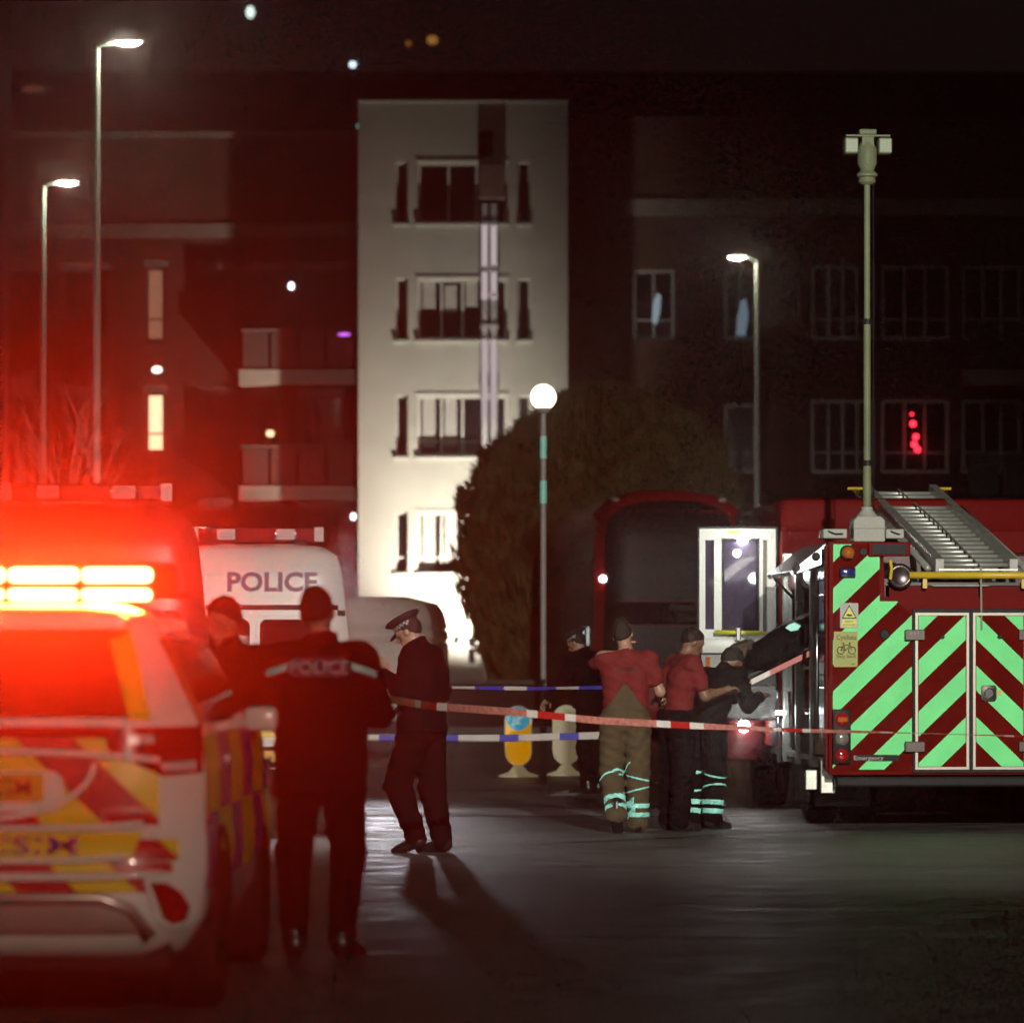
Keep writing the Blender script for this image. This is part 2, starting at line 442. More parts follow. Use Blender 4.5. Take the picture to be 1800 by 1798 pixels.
# fittings that are lit on and behind this block
def bulkhead(px,py,Y,r,col,s,label,name='wall_lamp',rx=1.0,rz=1.3):
    r *= .75
    p = P(px,py,Y)
    t = thing(name, label, 'lamp', (p.x,p.y,p.z))
    obj('back_plate', bx(-r*rx*1.1,r*rx*1.1,.02,.06,-r*rz*1.1,r*rz*1.1,bev=.01), M_BAND, t)
    bm = bmesh.new(); bmesh.ops.create_uvsphere(bm,u_segments=14,v_segments=8,radius=r)
    for v_ in bm.verts: v_.co = (v_.co.x*rx, v_.co.y*.4, v_.co.z*rz)
    obj('lens', bm, emis('lens_%d_%d'%(px,py),col,s), t, smooth=True)
    return t
bulkhead(512,503,102.9,.09,(.75,.92,1),5,'small cold white wall lamp high on the brick block left of the tower')
bulkhead(621,908,102.9,.085,(.75,.85,1),5,'small cold white wall lamp low beside the tower edge')
bulkhead(276,650,102.9,.13,(1,.85,.7),4,'warm white lamp between the two lit stair windows',rx=1.2,rz=.8)
bulkhead(475,762,102.0,.12,(1,.72,.4),2,'warm table lamp glow in balcony window',name='balcony_lamp',rx=1.1,rz=.9)
bulkhead(605,588,101.7,.05,(.75,.15,1),1.5,'purple light strip on the balcony rail beside the tower',name='purple_light_strip',rx=4,rz=1)
bulkhead(629,222,102.8,.06,(.2,.6,.6),.35,'tiny dim teal lamp at the top left corner of the cream tower')

# ---- right brick block
rb = thing('flats_block', 'dark brick block of flats with wide white framed windows on the right', 'building', (lx(1400),LY,0))
ro = lx(1400)
def Rx(px): return lx(px)-ro
spec = []
for t,b in ((466,598),(702,832)):
    spec += [(1425,1538,t,b,4),(1548,1668,t,b,3),(1690,1830,t,b,4),(1112,1186,t+8,b,2),(1272,1330,t+8,b,2)]
spec += [(1150,1230,930,1050,3),(1600,1700,930,1050,3)]
holes = [(Rx(l),Rx(r),lz(b),lz(t)) for l,r,t,b,c in spec]
wall_with_holes('wall', lx(1001)-ro, lx(2100)-ro, 0, lz(215), 0, 10, holes, M_BRICK, rb)
obj('parapet', bx(Rx(1004),Rx(2102),-.1,10.1,lz(215)+.003,lz(206)), M_BRICK, rb)
for l,r,t,b,c in spec:
    window(rb,Rx(l),Rx(r),lz(b),lz(t),0,c,.22,fw=.085,frame=M_DIMFR,reveal=.06)
for y0,y1,l,r,dep in ((350,380,1100,2100,.06),(655,682,1690,2000,1.2),(880,905,1690,2000,1.2)):
    obj('string_course' if dep<1 else 'balcony_slab', bx(Rx(l),Rx(r),-dep,-.004,lz(y1),lz(y0),bev=.01), M_BAND, rb)
for y0,y1 in ((575,652),(800,878)):
    for a in range(3):
        l = 1692+a*60; obj('balcony_panel', bx(Rx(l),Rx(l+54),-1.18,-1.13,lz(y1)+.02,lz(y0),bev=.008), mat('dark_balcony_panel',(.03,.025,.025),.5), rb)
# lights inside the flats on the right
def glow_shape(px,py,Y,poly,col,s,label,name,cat='lamp'):
    p = P(px,py,Y)
    o = obj(name, prism([(a*Y/F_PX,b*Y/F_PX) for a,b in poly], -.02, .02), emis('glow_%d_%d'%(px,py),col,s))
    o.location = p
    return tag(o,label,cat)
glow_shape(1160,545,102.98,[(-14,-20),(-6,-26),(0,-4),(2,24),(-5,30),(-12,10)],(.62,.8,.9),.35,'pale cold screen glow in the flat window nearest the tower','window_screen','screen')
glow_shape(1302,560,102.98,[(-8,-30),(8,-30),(14,6),(9,34),(0,30),(-6,0)],(.5,.68,.85),.22,'blue grey screen glow in the window beside the right street lamp','window_screen','screen')
for i,(px,py) in enumerate(((1603,728),(1605,745),(1610,768),(1607,781),(1613,790))):
    bm = bmesh.new(); bmesh.ops.create_uvsphere(bm,u_segments=10,v_segments=7,radius=.07 if i else .035)
    o = obj('fairy_light', bm, emis('red_bulb',(1,.02,.04),6), smooth=True); o.location = P(px,py,102.95)
    tag(o, ('dimmest top','second from top','middle','second from bottom','bottom')[i]+' red fairy light in the flat window behind the mast','light','string of red window lights')
# distant tower blocks' lamps behind the roofs
far = thing('tower_block', 'black silhouette of a taller block far behind the roofs', 'building', (P(500,0,150).x,150,0))
obj('wall', bx(-14,34,0,12,0,21,bev=.05), mat('far_brick',(.02,.012,.01),.9,noise=.3,ns=.6), far)
obj('parapet', bx(-14.2,34.2,-.2,12.2,21.002,21.6), mat('far_brick2',(.02,.012,.01),.9), far)
bulkhead(440,22,149.8,.2,(.75,.95,.85),1.6,'cold white stair lamp at the top of the far dark block',rz=1.4)
bulkhead(620,114,149.8,.16,(.65,.85,1),2.5,'small blue white lamp on the far dark block above the tower corner',rz=.9)
bulkhead(718,77,149.8,.16,(.9,.3,.08),.18,'dim orange lamp on the far dark block, smaller of the pair',rz=.9)
bulkhead(760,71,149.8,.26,(.9,.42,.08),.35,'dim orange lamp on the far dark block, larger of the pair',rz=.8)
bulkhead(60,157,149.8,.3,(.8,.25,.2),.06,'faint pink wide lamp on the far block at upper left',rx=1.9,rz=.6)

# ---- low garden wall before the tower
gw = thing('garden_wall', 'low brick garden wall with pale coping below the cream tower', 'wall', (0,86,0))
obj('wall', bx(P(560,0,86).x,P(1000,0,86).x,0,.25,.12,.86), M_BRICK, gw)
for i in range(9):
    a = P(560,0,86).x+i*.545; obj('coping_stone', bx(a+.006,a+.54,-.04,.29,.862,.94,bev=.012), M_KERB, gw)

# ================================================================ TREES
def blob_tree():
    t = thing('conifer_tree', 'large dense clipped conifer standing before the cream tower', 'tree', (P(1050,0,89).x,89,.12))
    obj('trunk', tube([(0,0,0),(.05,.02,1.2),(0,.05,3.2),(0,0,5.2)],[.24,.2,.14,.06],10), mat('conifer_bark',(.06,.04,.03),.9,noise=.3,bump=.5), t, smooth=True)
    for i in range(9):
        a = i*2.4; h = 1.2+i*.5
        obj('limb', tube([(0,0,h),(math.cos(a)*1.0,math.sin(a)*.8,h+.7),(math.cos(a)*1.7,math.sin(a)*1.2,h+1.9)],[.08,.05,.02],6), _mats['conifer_bark'], t, smooth=True)
    prof_z = np.array([.0,.25,.8,1.6,2.6,3.6,4.6,5.3,5.9,6.4,6.75])
    lft = np.array([1.1,1.75,2.15,2.45,2.72,2.72,2.62,2.35,1.6,.9,.1])
    rgt = np.array([1.5,2.1,2.4,2.6,2.75,2.8,2.75,2.6,2.2,1.3,.1])
    verts, faces, cols = [], [], []
    N = 24000
    for k in range(N):
        z = rng.uniform(.05,6.7); a = rng.uniform(0,2*math.pi)
        l, r = np.interp(z,prof_z,lft), np.interp(z,prof_z,rgt)
        ca, sa = math.cos(a), math.sin(a)
        rad = (r if ca>0 else l)
        lump = 1+.05*math.sin(a*7+z*1.3)+.05*math.sin(a*13-z*2.9)+.03*math.sin(z*7+a*5)
        q = 1-abs(rng.normal(0,.10)) if rng.random()<.85 else rng.uniform(.4,1)
        x,y = ca*rad*q*lump, sa*rad*.85*q*lump
        # an upright spray: kite of two tilted triangles
        hgt, wid = rng.uniform(.14,.36), rng.uniform(.03,.07)
        ori = a+rng.normal(0,.7); lean = rng.uniform(.02,.16)
        dx,dy = -math.sin(ori)*wid, math.cos(ori)*wid
        ex,ey = math.cos(a)*lean, math.sin(a)*lean
        i0 = len(verts)
        verts += [(x,y,z-.05),(x+dx,y+dy,z+hgt*.45),(x+ex,y+ey,z+hgt),(x-dx,y-dy,z+hgt*.45)]
        faces += [(i0,i0+1,i0+2),(i0,i0+2,i0+3)]
    me = bpy.data.meshes.new('crown'); me.from_pydata(verts,[],faces); me.update()
    o = obj('crown', me, mat('conifer_leaf',(.19,.15,.055),.8,noise=.5,ns=2.5,spec=.25), t, kind='stuff')
    core = bmesh.new(); n = 20; rings = []
    for z,l,r in zip(prof_z,lft,rgt):
        ring = []
        for k in range(n):
            a = 2*math.pi*k/n; rad = (r if math.cos(a)>0 else l)*.84
            ring.append(core.verts.new((math.cos(a)*rad,math.sin(a)*rad*.82,z*.97)))
        rings.append(ring)
    for A,B in zip(rings,rings[1:]):
        for k in range(n): core.faces.new((A[k],A[(k+1)%n],B[(k+1)%n],B[k]))
    obj('inner_foliage', core, _mats['conifer_leaf'], t, smooth=True)
blob_tree()

def bare_tree():
    base = P(95,0,56); base.z = 0
    t = thing('bare_tree', 'leafless slender tree above the van at the left edge', 'tree', base)
    m = mat('twig_bark',(.42,.33,.27),.8,noise=.3)
    obj('trunk', tube([(0,0,0),(.03,0,1.2),(.0,.02,2.3)],[.09,.075,.06],8), m, t, smooth=True)
    r2 = random.Random(3)
    def branch(p, d, L, r, lev, bm):
        pts = [p]; dd = d
        for k in range(4):
            dd = (dd+Vector((r2.uniform(-.12,.12),r2.uniform(-.12,.12),r2.uniform(.0,.10)))).normalized()
            pts.append(pts[-1]+dd*L/4)
        tube(pts,[r*(1-.2*k) for k in range(5)],5,bm,cap=False)
        if lev:
            for k in range(r2.choice((3,4,5))):
                q = pts[r2.choice((1,2,3,4))]
                a = r2.uniform(0,6.28); s = r2.uniform(.3,.75)
                nd = (dd+Vector((math.cos(a)*s,math.sin(a)*s,r2.uniform(-.1,.3)))).normalized()
                branch(q, nd, L*r2.uniform(.5,.8), r*.55, lev-1, bm)
    for i in range(9):
        bm = bmesh.new(); a = i*2.4+.3; s = r2.uniform(.15,.62)
        branch(Vector((0,0,1.5+.09*i)), Vector((math.cos(a)*s,math.sin(a)*s,1)).normalized(), r2.uniform(1.5,2.1), .03, 2, bm)
        obj('limb', bm, m, t)
bare_tree()
# ================================================================ STREET LAMPS
M_POLE = mat('galvanised_pole', (.70,.70,.60), .5, metal=.0, noise=.15, ns=6)
M_LED = emis('lamp_led', (1.0,.97,.78), 110)
def street_lamp(px, py_top, Y, side, label, base_z=0, power=None):
    top = P(px,py_top,Y)
    t = thing('street_lamp', label, 'street lamp', (top.x,Y,base_z), 0, 'lit street lamps')
    h = top.z-base_z
    obj('pole', tube([(0,0,0),(0,0,1.4),(0,0,1.42),(0,0,h)],[.085,.085,.062,.048],14), M_POLE, t, smooth=50)
    arm = obj('arm', tube([(0,0,h-.03),(side*.06,-.02,h+.03),(side*.26,-.03,h+.06)],.028,8), M_POLE, t, smooth=True)
    bm = bmesh.new(); bmesh.ops.create_uvsphere(bm,u_segments=18,v_segments=10,radius=1)
    for v_ in bm.verts: v_.co = (v_.co.x*.26+side*.44, v_.co.y*.15-.03, (v_.co.z*.055 if v_.co.z>0 else v_.co.z*.004)+h+.075)
    hd = obj('lamp_head', bm, mat('lamp_housing',(.25,.25,.24),.5), t, smooth=40)
    bm = bmesh.new(); bmesh.ops.create_uvsphere(bm,u_segments=16,v_segments=10,radius=1)
    for v_ in list(bm.verts):
        v_.co = (v_.co.x*.185+side*.44, v_.co.y*.11-.03, min(v_.co.z,0)*.055+h+.069)
    obj('lens', bm, M_LED, hd, smooth=True)
    return t
street_lamp(170,84,60.6,1,'tall street lamp with bright white head, upper left')
street_lamp(76,328,78.7,1,'shorter looking farther street lamp at the far left edge')
street_lamp(1331,458,93.5,-1,'street lamp before the right hand flats, head to the left',base_z=.12)
# plain dark column at the left edge
lc = thing('lamp_column','dark thick steel column at the left edge of the street','column',(P(9,0,50).x,50,0))
obj('shaft', tube([(0,0,0),(0,0,2),(0,0,2.02),(0,0,11)],[.11,.11,.08,.07],14), mat('dark_column',(.03,.022,.02),.5,noise=.2), lc, smooth=50)
obj('door_panel', bx(-.05,.05,-.125,-.105,.5,1.1,bev=.004), _mats['dark_column'], lc)

# unseen street lamps, added to light the fire engine and the near road
def added_lamp(x,y,h,label):
    t = thing('street_lamp', label, 'street lamp', (x,y,0), 0, 'lit street lamps')
    obj('pole', tube([(0,0,0),(0,0,1.4),(0,0,1.42),(0,0,h)],[.085,.085,.062,.048],14), M_POLE, t, smooth=50)
    obj('lamp_head', bx(-.2,.2,-.1,.6,h,h+.1,bev=.03), mat('lamp_housing'), t)
    return t
added_lamp(4.2,10.4,7.1,'added street lamp on the right kerb, unseen beside the road')
spot('added_lamp_beam', (4.2,11.0,7.0), (2.7,36.2,2.1), 25500, R(29), .8, (1.0,.98,.88), .15)
added_lamp(5.5,-3.7,6.5,'added unseen street lamp on the right kerb behind the viewer')
spot('added_lamp_beam', (5.5,-3.0,6.4), (.2,23,0), 4600, R(40), 1, (1.0,.84,.66), .2)

# ================================================================ BELISHA BEACON
bp_ = P(955,0,50); 
bb = thing('crossing_beacon','tall crossing beacon with glowing round globe before the conifer','beacon',(bp_.x,50,0))
gz = P(953,698,50).z
obj('pole', tube([(0,0,0),(0,0,gz-.13)],.037,14), mat('beacon_pole',(.30,.27,.25),.45,noise=.1), bb, smooth=50)
for y0,y1 in ((767,806),(845,885)):
    obj('reflective_band', lathe([(.0425,P(0,y1,50).z),(.0425,P(0,y0,50).z)],16), mat('teal_reflective',(.32,.82,.70),.4,noise=.06), bb, smooth=50)
bm = bmesh.new(); bmesh.ops.create_uvsphere(bm,u_segments=24,v_segments=16,radius=.152)
for v_ in bm.verts: v_.co.z += gz
obj('globe', bm, emis('beacon_globe',(1,.93,.62),3.2), bb, smooth=True)
obj('globe_collar', lathe([(.06,gz-.19),(.085,gz-.165),(.085,gz-.13),(.07,gz-.12)],16), M_BAND, bb, smooth=50)

# ================================================================ BOLLARDS
def bollard(px, Y, front, label):
    t = thing('traffic_bollard', label, 'bollard', (P(px,0,Y).x,Y,0), 0, 'traffic island bollards')
    hw = .165
    def capsule(w,z0,z1,n=10):
        pts = [(w*math.cos(R(180+180*k/n)), z0+w+w*math.sin(R(180+180*k/n))) for k in range(n+1)]
        pts += [(w*math.cos(R(180*k/n)), z1-w+w*math.sin(R(180*k/n))) for k in range(n+1)]
        return pts
    shell = mat('bollard_shell',(.50,.46,.33),.6,noise=.12,ns=10,emit=(.9,.75,.42),es=.13)
    obj('body', prism(capsule(hw,.13,.86),-.09,.09,bev=.02), shell, t, smooth=40)
    obj('base', lathe([(.24,.0),(.24,.02),(.12,.06),(.06,.13),(.06,.2)],20,sy=.8), shell, t, smooth=40)
    if front:
        f = obj('yellow_panel', prism(capsule(hw-.015,.145,.80),-.105,-.092), mat('bollard_yellow',(.85,.50,.02),.4,noise=.05,emit=(1,.42,.0),es=.42), t)
        d = obj('keep_left_disc', lathe([(.142,-.118),(.142,-.107)],28,(0,0,.70),'Y'), mat('sign_blue',(.08,.42,.62),.4,emit=(.08,.50,.72),es=.40), t)
        c,s = math.cos(R(225)), math.sin(R(225))
        def rot(q): return [(q_[0]*c-q_[1]*s, .70+q_[0]*s+q_[1]*c) for q_ in q]
        obj('arrow', prism(rot([(-.09,-.025),(.02,-.025),(.02,-.07),(.105,0),(.02,.07),(.02,.025),(-.09,.025)]),-.124,-.120), mat('sign_white',(.72,.82,.80),.4,emit=(.5,.85,.85),es=.4), d)
    return t
bollard(911,52,True,'yellow traffic bollard with blue keep left disc')
bollard(995,52.6,False,'plain cream back of a traffic bollard beside the dark officer')

# ================================================================ CORDON TAPES
def tape(name, label, cat, pts, w, cA, cB, tilt, blocks, nseg=90):
    bm = bmesh.new(); prev = None; pts = [Vector(p) for p in pts]
    cum = [0]
    for a,b in zip(pts,pts[1:]): cum.append(cum[-1]+(b-a).length)
    tot = cum[-1]
    for i in range(nseg+1):
        s = tot*i/nseg
        k = max(j for j in range(len(cum)) if cum[j] <= s+1e-6); k = min(k,len(pts)-2)
        f = (s-cum[k])/(cum[k+1]-cum[k]); p = pts[k].lerp(pts[k+1],f)
        th = tilt(i/nseg)
        d = Vector((0,math.sin(th),math.cos(th)))*w/2
        cur = (bm.verts.new(p-d),bm.verts.new(p+d))
        if prev:
            fc = bm.faces.new((prev[0],cur[0],cur[1],prev[1])); fc.material_index = blocks(s)
        prev = cur
    me = bpy.data.meshes.new(name); bm.to_mesh(me); bm.free()
    o = obj(name, me, [cA,cB]); tag(o,label,cat); return o
M_TW = mat('tape_white',(.62,.55,.50),.35,noise=.1); M_TR = mat('tape_red',(.42,.02,.015),.35); M_TB = mat('tape_blue',(.06,.06,.45),.35)
M_TP = mat('tape_printed',(.45,.16,.13),.35,noise=.4,ns=30)
def rw_blocks(s):
    u = (s+.35)%1.5
    return 1 if u<.28 else (0 if u<.42 or u>1.36 else 2)
o = tape('cordon_tape','red and white cordon tape sagging in front of the fire engine','tape',
     [P(640,1222,27.5),P(760,1241,28.8),P(900,1251,29.6),P(1050,1266,30.3),P(1250,1277,31.4),P(1420,1284,32.5),P(1600,1288,33.6),P(1900,1297,35)],
     .052, M_TW, M_TR, lambda t: .25+1.15*max(0,min(1,(t-.35)/.4))+.1*math.sin(t*25), rw_blocks, 160)
o.data.materials.append(M_TP)
def bw(s): return 1 if (s%.62)<.2 else 0
tape('cordon_tape','thin blue and white police tape strung above the traffic bollards','tape',
     [P(560,1206,41),P(800,1208,41),P(930,1210,41),P(1075,1208,41)], .06, M_TW, M_TB, lambda t: 1.05+.12*math.sin(t*17), lambda s: 1 if (s%.5)<.27 else 0)
tape('cordon_tape','lower blue and white police tape strung across the traffic bollards','tape',
     [P(560,1297,44),P(740,1298,44),P(900,1297,44),P(1062,1292,44)], .075, M_TW, M_TB, lambda t: .3, bw)
# ================================================================ VEHICLES
M_TYRE = mat('tyre_rubber',(.012,.011,.011),.85,noise=.2,ns=20,bump=.3,spec=.1)
M_RIM = mat('wheel_rim',(.35,.35,.36),.35,metal=.8)
M_BLACK = mat('black_plastic',(.012,.011,.011),.5,noise=.15,spec=.15)
M_WHITEP = mat('white_paint',(.70,.68,.66),.3,coat=.6,noise=.04,ns=2)
M_REDP = mat('fire_red_paint',(.14,.005,.004),.55,coat=.0,noise=.08,ns=3,spec=.06)
M_CHROME = mat('chrome',(.75,.75,.76),.15,metal=1)
M_ALU = mat('brushed_aluminium',(.50,.51,.45),.4,metal=.55,noise=.15,ns=8)
M_CARGL = mat('car_glass',(.01,.008,.008),.05,spec=.8)
M_REDL = mat('red_lens',(.30,.006,.008),.12,coat=.8)
M_AMBL = mat('amber_lens',(.42,.10,.01),.12,coat=.8)
M_BLUEL = mat('blue_lens',(.025,.022,.13),.12,coat=.8)
M_CLRL = mat('clear_lens',(.55,.45,.45),.15,coat=.8)
M_YEL = mat('reflective_yellow',(.80,.55,.03),.4,noise=.04)
M_RRED = mat('reflective_red',(.42,.010,.012),.4,noise=.05)
M_RBLUE = mat('reflective_blue',(.08,.035,.26),.4,noise=.05)
M_BGREEN = mat('reflective_green',(.20,.80,.29),.5,noise=.13,ns=2.2,spec=.1)
M_CHEVRED = mat('chevron_red',(.115,.007,.005),.6,noise=.22,ns=3,spec=.0)

def wheel(parent, x, y, r, w, side):
    t = obj('wheel', lathe([(r*.62,-w/2+.01),(r*.93,-w/2),(r,-w/2+.04),(r,w/2-.04),(r*.93,w/2),(r*.62,w/2-.01)],32,(x,y,r),'X'), M_TYRE, parent, smooth=35)
    s = side*w/2
    obj('rim', lathe([(r*.60,s*.5),(r*.60,s*.86),(r*.5,s*.8),(r*.16,s*.55),(r*.14,s*.9),(.01,s*.92)] if side>0 else [(.01,s*.92),(r*.14,s*.9),(r*.16,s*.55),(r*.5,s*.8),(r*.60,s*.86),(r*.60,s*.5)],24,(x,y,r),'X'), M_RIM, t, smooth=35)
    return t

class Shell:
    'body lofted upward: half width, rear y and front y given by height'
    def __init__(s, z, hw, yr, yf, dr=.2, pr=6, df=.5, pf=3):
        s.z, s.hw_, s.yr_, s.yf_ = map(np.array,(z,hw,yr,yf)); s.dr,s.pr,s.df,s.pf = dr,pr,df,pf
    def hw(s,z): return float(np.interp(z,s.z,s.hw_))
    def yr(s,z): return float(np.interp(z,s.z,s.yr_))
    def yf(s,z): return float(np.interp(z,s.z,s.yf_))
    def rear(s,x,z,off=0):
        return s.yr(z)+s.dr*min(1,abs(x)/s.hw(z))**s.pr-off
    def side(s,y,z,off=0): return s.hw(z)+off
    def bm(s, levels, nr=20, ns=10, nf=16):
        bm = bmesh.new(); rings = []
        for z in levels:
            h,a,b = s.hw(z),s.yr(z),s.yf(z); pts = []
            for k in range(nr+1):
                u = math.sin(math.pi/2*(-1+2*k/nr)); pts.append((h*u, a+s.dr*abs(u)**s.pr))
            for k in range(1,ns): pts.append((h, a+s.dr+(b-s.df-a-s.dr)*k/ns))
            for k in range(nf+1):
                u = math.sin(math.pi/2*(1-2*k/nf)); pts.append((h*u, b-s.df*abs(u)**s.pf))
            for k in range(1,ns): pts.append((-h, b-s.df-(b-s.df-a-s.dr)*k/ns))
            rings.append([bm.verts.new((x,y,z)) for x,y in pts])
        n = len(rings[0])
        for A,B in zip(rings,rings[1:]):
            for k in range(n): bm.faces.new((A[k],A[(k+1)%n],B[(k+1)%n],B[k]))
        bm.faces.new(rings[0][::-1]); bm.faces.new(rings[-1])
        return bm

def patch(fn, poly, off=.004, step=.08, thick=.0):
    'polygon in x,z laid on a curved rear face y=fn(x,z)-off'
    bm = bmesh.new(); bm.faces.new([bm.verts.new((x,0,z)) for x,z in poly])
    xs = [p[0] for p in poly]; zs = [p[1] for p in poly]
    for k in range(int(min(xs)/step)-1,int(max(xs)/step)+2):
        bmesh.ops.bisect_plane(bm,geom=bm.verts[:]+bm.edges[:]+bm.faces[:],plane_co=(k*step,0,0),plane_no=(1,0,0))
    for k in range(int(min(zs)/step)-1,int(max(zs)/step)+2):
        bmesh.ops.bisect_plane(bm,geom=bm.verts[:]+bm.edges[:]+bm.faces[:],plane_co=(0,0,k*step),plane_no=(0,0,1))
    for v_ in bm.verts: v_.co.y = fn(v_.co.x,v_.co.z)-off
    return bm

def side_patch(sh, poly, sgn=1, off=.006, step=.25):
    'polygon in y,z laid on the side of a shell'
    bm = bmesh.new(); bm.faces.new([bm.verts.new((0,y,z)) for y,z in poly])
    zs = [p[1] for p in poly]
    for k in range(int(min(zs)/.1)-1,int(max(zs)/.1)+2):
        bmesh.ops.bisect_plane(bm,geom=bm.verts[:]+bm.edges[:]+bm.faces[:],plane_co=(0,0,k*.1),plane_no=(0,0,1))
    for v_ in bm.verts: v_.co.x = sgn*(sh.hw(v_.co.z)+off)
    return bm

# ---------------------------------------------------------------- police car (close, left)
def police_car():
    S = 437.0; cxp = -40
    lx_ = lambda px: (px-cxp)/S
    lz_ = lambda py: 1.5-(py-HOR)/S
    t = thing('police_car','marked police car with lit red light bar, rear towards the viewer','car',((cxp-900)/S,F_PX/S,0),R(-.6))
    sh = Shell([.26,.32,.42,.62,.72,.76,.80,1.0,1.20,1.24,1.56,1.62,1.66,1.70],
               [.78,.82,.88,.905,.905,.90,.895,.90,.875,.86,.70,.67,.63,.50],
               [.16,.07,.01,.0,.015,.05,.09,.09,.12,.14,.33,.29,.32,.55],
               [4.55,4.6,4.64,4.62,4.55,4.5,4.48,4.35,3.45,3.35,2.75,2.6,2.5,2.2], dr=.24, pr=7, df=.55, pf=3)
    lv = [.26,.29,.32,.37,.42,.52,.62,.70,.735,.76,.79,.85,.92,1.0,1.06,1.12,1.2,1.24,1.32,1.4,1.48,1.56,1.60,1.64,1.67,1.69,1.70]
    obj('body', sh.bm(lv), M_WHITEP, t, smooth=45)
    rf = sh.rear
    # rear glass with yellow borders
    obj('rear_window', patch(rf,[(-.62,1.235),(.62,1.235),(.54,1.555),(-.54,1.555)],.008), M_CARGL, t, smooth=True)
    for s in (-1,1):
        obj('reflective_strip', patch(rf,[(s*.60,1.225),(s*.685,1.225),(s*.585,1.585),(s*.485,1.585)],.014), M_YEL, t, smooth=True)
        obj('pillar_strip', side_patch(sh,[(.30,1.20),(.42,1.20),(.56,1.57),(.47,1.57)],s), M_YEL, t)
        obj('side_window', side_patch(sh,[(.50,1.22),(1.45,1.20),(1.5,1.57),(.66,1.57)],s), M_CARGL, t)
        obj('side_window', side_patch(sh,[(1.52,1.20),(2.75,1.20),(2.55,1.57),(1.57,1.57)],s), M_CARGL, t)
        # battenburg blocks down the flank
        for k in range(6):
            a = .30+k*.66
            if a>3.9: break
            obj('battenburg_block', side_patch(sh,[(a,.84),(a+.655,.84),(a+.655,1.16 if a<3 else .98),(a,1.16 if a<3 else .98)],s,.005), M_YEL if k%2==0 else M_RBLUE, t)
            obj('battenburg_block', side_patch(sh,[(a,.53),(a+.655,.53),(a+.655,.835),(a,.835)],s,.005), M_RBLUE if k%2==0 else M_YEL, t)
        # tail light wraps the corner
        tl = obj('tail_light', patch(rf,[(s*.50,1.195),(s*.88,1.20),(s*.885,1.01),(s*.74,1.0),(s*.52,1.10)],.022), M_REDL, t, smooth=True)
        obj('lamp_insert', patch(rf,[(s*.60,1.165),(s*.70,1.165),(s*.70,1.13),(s*.60,1.13)],.028), M_CLRL, tl)
        obj('lamp_insert', patch(rf,[(s*.72,1.05),(s*.86,1.06),(s*.86,1.02),(s*.74,1.02)],.028), M_CLRL, tl)
        fl = obj('reflector', patch(rf,[(s*.695,.575),(s*.76,.57),(s*.815,.53),(s*.845,.47),(s*.83,.415),(s*.78,.40),(s*.745,.43)],.026), M_REDL, t, smooth=True)
        obj('reflector_surround', patch(rf,[(s*.665,.60),(s*.76,.60),(s*.835,.555),(s*.875,.47),(s*.855,.39),(s*.775,.37),(s*.72,.41)],.016), M_WHITEP, t, smooth=True)
    obj('garnish', patch(rf,[(-.52,1.20),(.52,1.20),(.60,1.155),(-.60,1.155)],.018), M_REDL, t)
    obj('spoiler', prism([(-.60,1.59),(.60,1.59),(.57,1.655),(-.57,1.655)],.14,.50,bev=.02), M_WHITEP, t, smooth=40)
    # chevrons on tailgate and bumper
    period = .46
    def chev(zlo,zhi,xmax,name='chevron_stripe',off=.010,ph=0.0):
        for s in (-1,1):
            for k in range(-3,6):
                c0 = k*period+ph
                poly = [(s*.004,zlo),(s*xmax,zlo),(s*xmax,zhi),(s*.004,zhi)]
                # stripes fall outwards: z + .95*|x| between limits
                y1 = clip(poly,.95*s,1,c0+period/2); y1 = clip(y1,-.95*s,-1,-c0) if len(y1)>2 else []
                if len(y1)>2: obj(name, patch(rf,y1,off), M_YEL, t, smooth=True)
                y2 = clip(poly,.95*s,1,c0+period); y2 = clip(y2,-.95*s,-1,-(c0+period/2)) if len(y2)>2 else []
                if len(y2)>2: obj(name, patch(rf,y2,off), M_RRED, t, smooth=True)
    chev(.80,1.15,.72,ph=.13)
    chev(.615,.655,.78,ph=.0); chev(.535,.585,.70,ph=.0); chev(.66,.745,.80,ph=.05)
    # tailgate shut line, handle trim, plate
    obj('trim_strip', tube([(x,rf(x,1.085+.035*(1-(x/.7)**2))-.02,1.085+.035*(1-(x/.7)**2)-.02) for x in np.linspace(-.72,.72,17)],.016,8), M_WHITEP, t, smooth=True)
    pl_ = obj('number_plate_recess', patch(rf,[(x,z) for x,z in rrect(-.34,.34,.855,1.02,.06)],.014), M_WHITEP, t, smooth=True)
    pts = []
    for k in range(25):
        a = R(-180*k/24); pts.append((.46*math.cos(a)*(1 if True else 1), 1.05+.225*math.sin(a)))
    obj('plate_surround', tube([(x,rf(x,z)-.018,z) for x,z in pts],.013,8), M_WHITEP, t, smooth=True)
    np_ = obj('number_plate', prism(rrect(-.26,.26,.90,1.012,.012),rf(0,.95)-.034,rf(0,.95)-.022), mat('plate_yellow',(.75,.36,.02),.4), t)
    obj('plate_lettering', text_bm('LX20 3GM',.075,rf(0,.95)-.037,0,.918,sx=.92,bold=.02), mat('plate_black',(.04,.008,.006),.5), np_)
    obj('step_panel', patch(rf,[(-.66,.672),(.62,.672),(.66,.775),(-.66,.775)],.020), M_YEL, t, smooth=True)
    obj('rear_lettering', text_bm('IRISIM',.070,0,.17,.690,sx=1.95,bold=.02,fn=lambda x,z: rf(x,z)-.027), M_RBLUE, t)
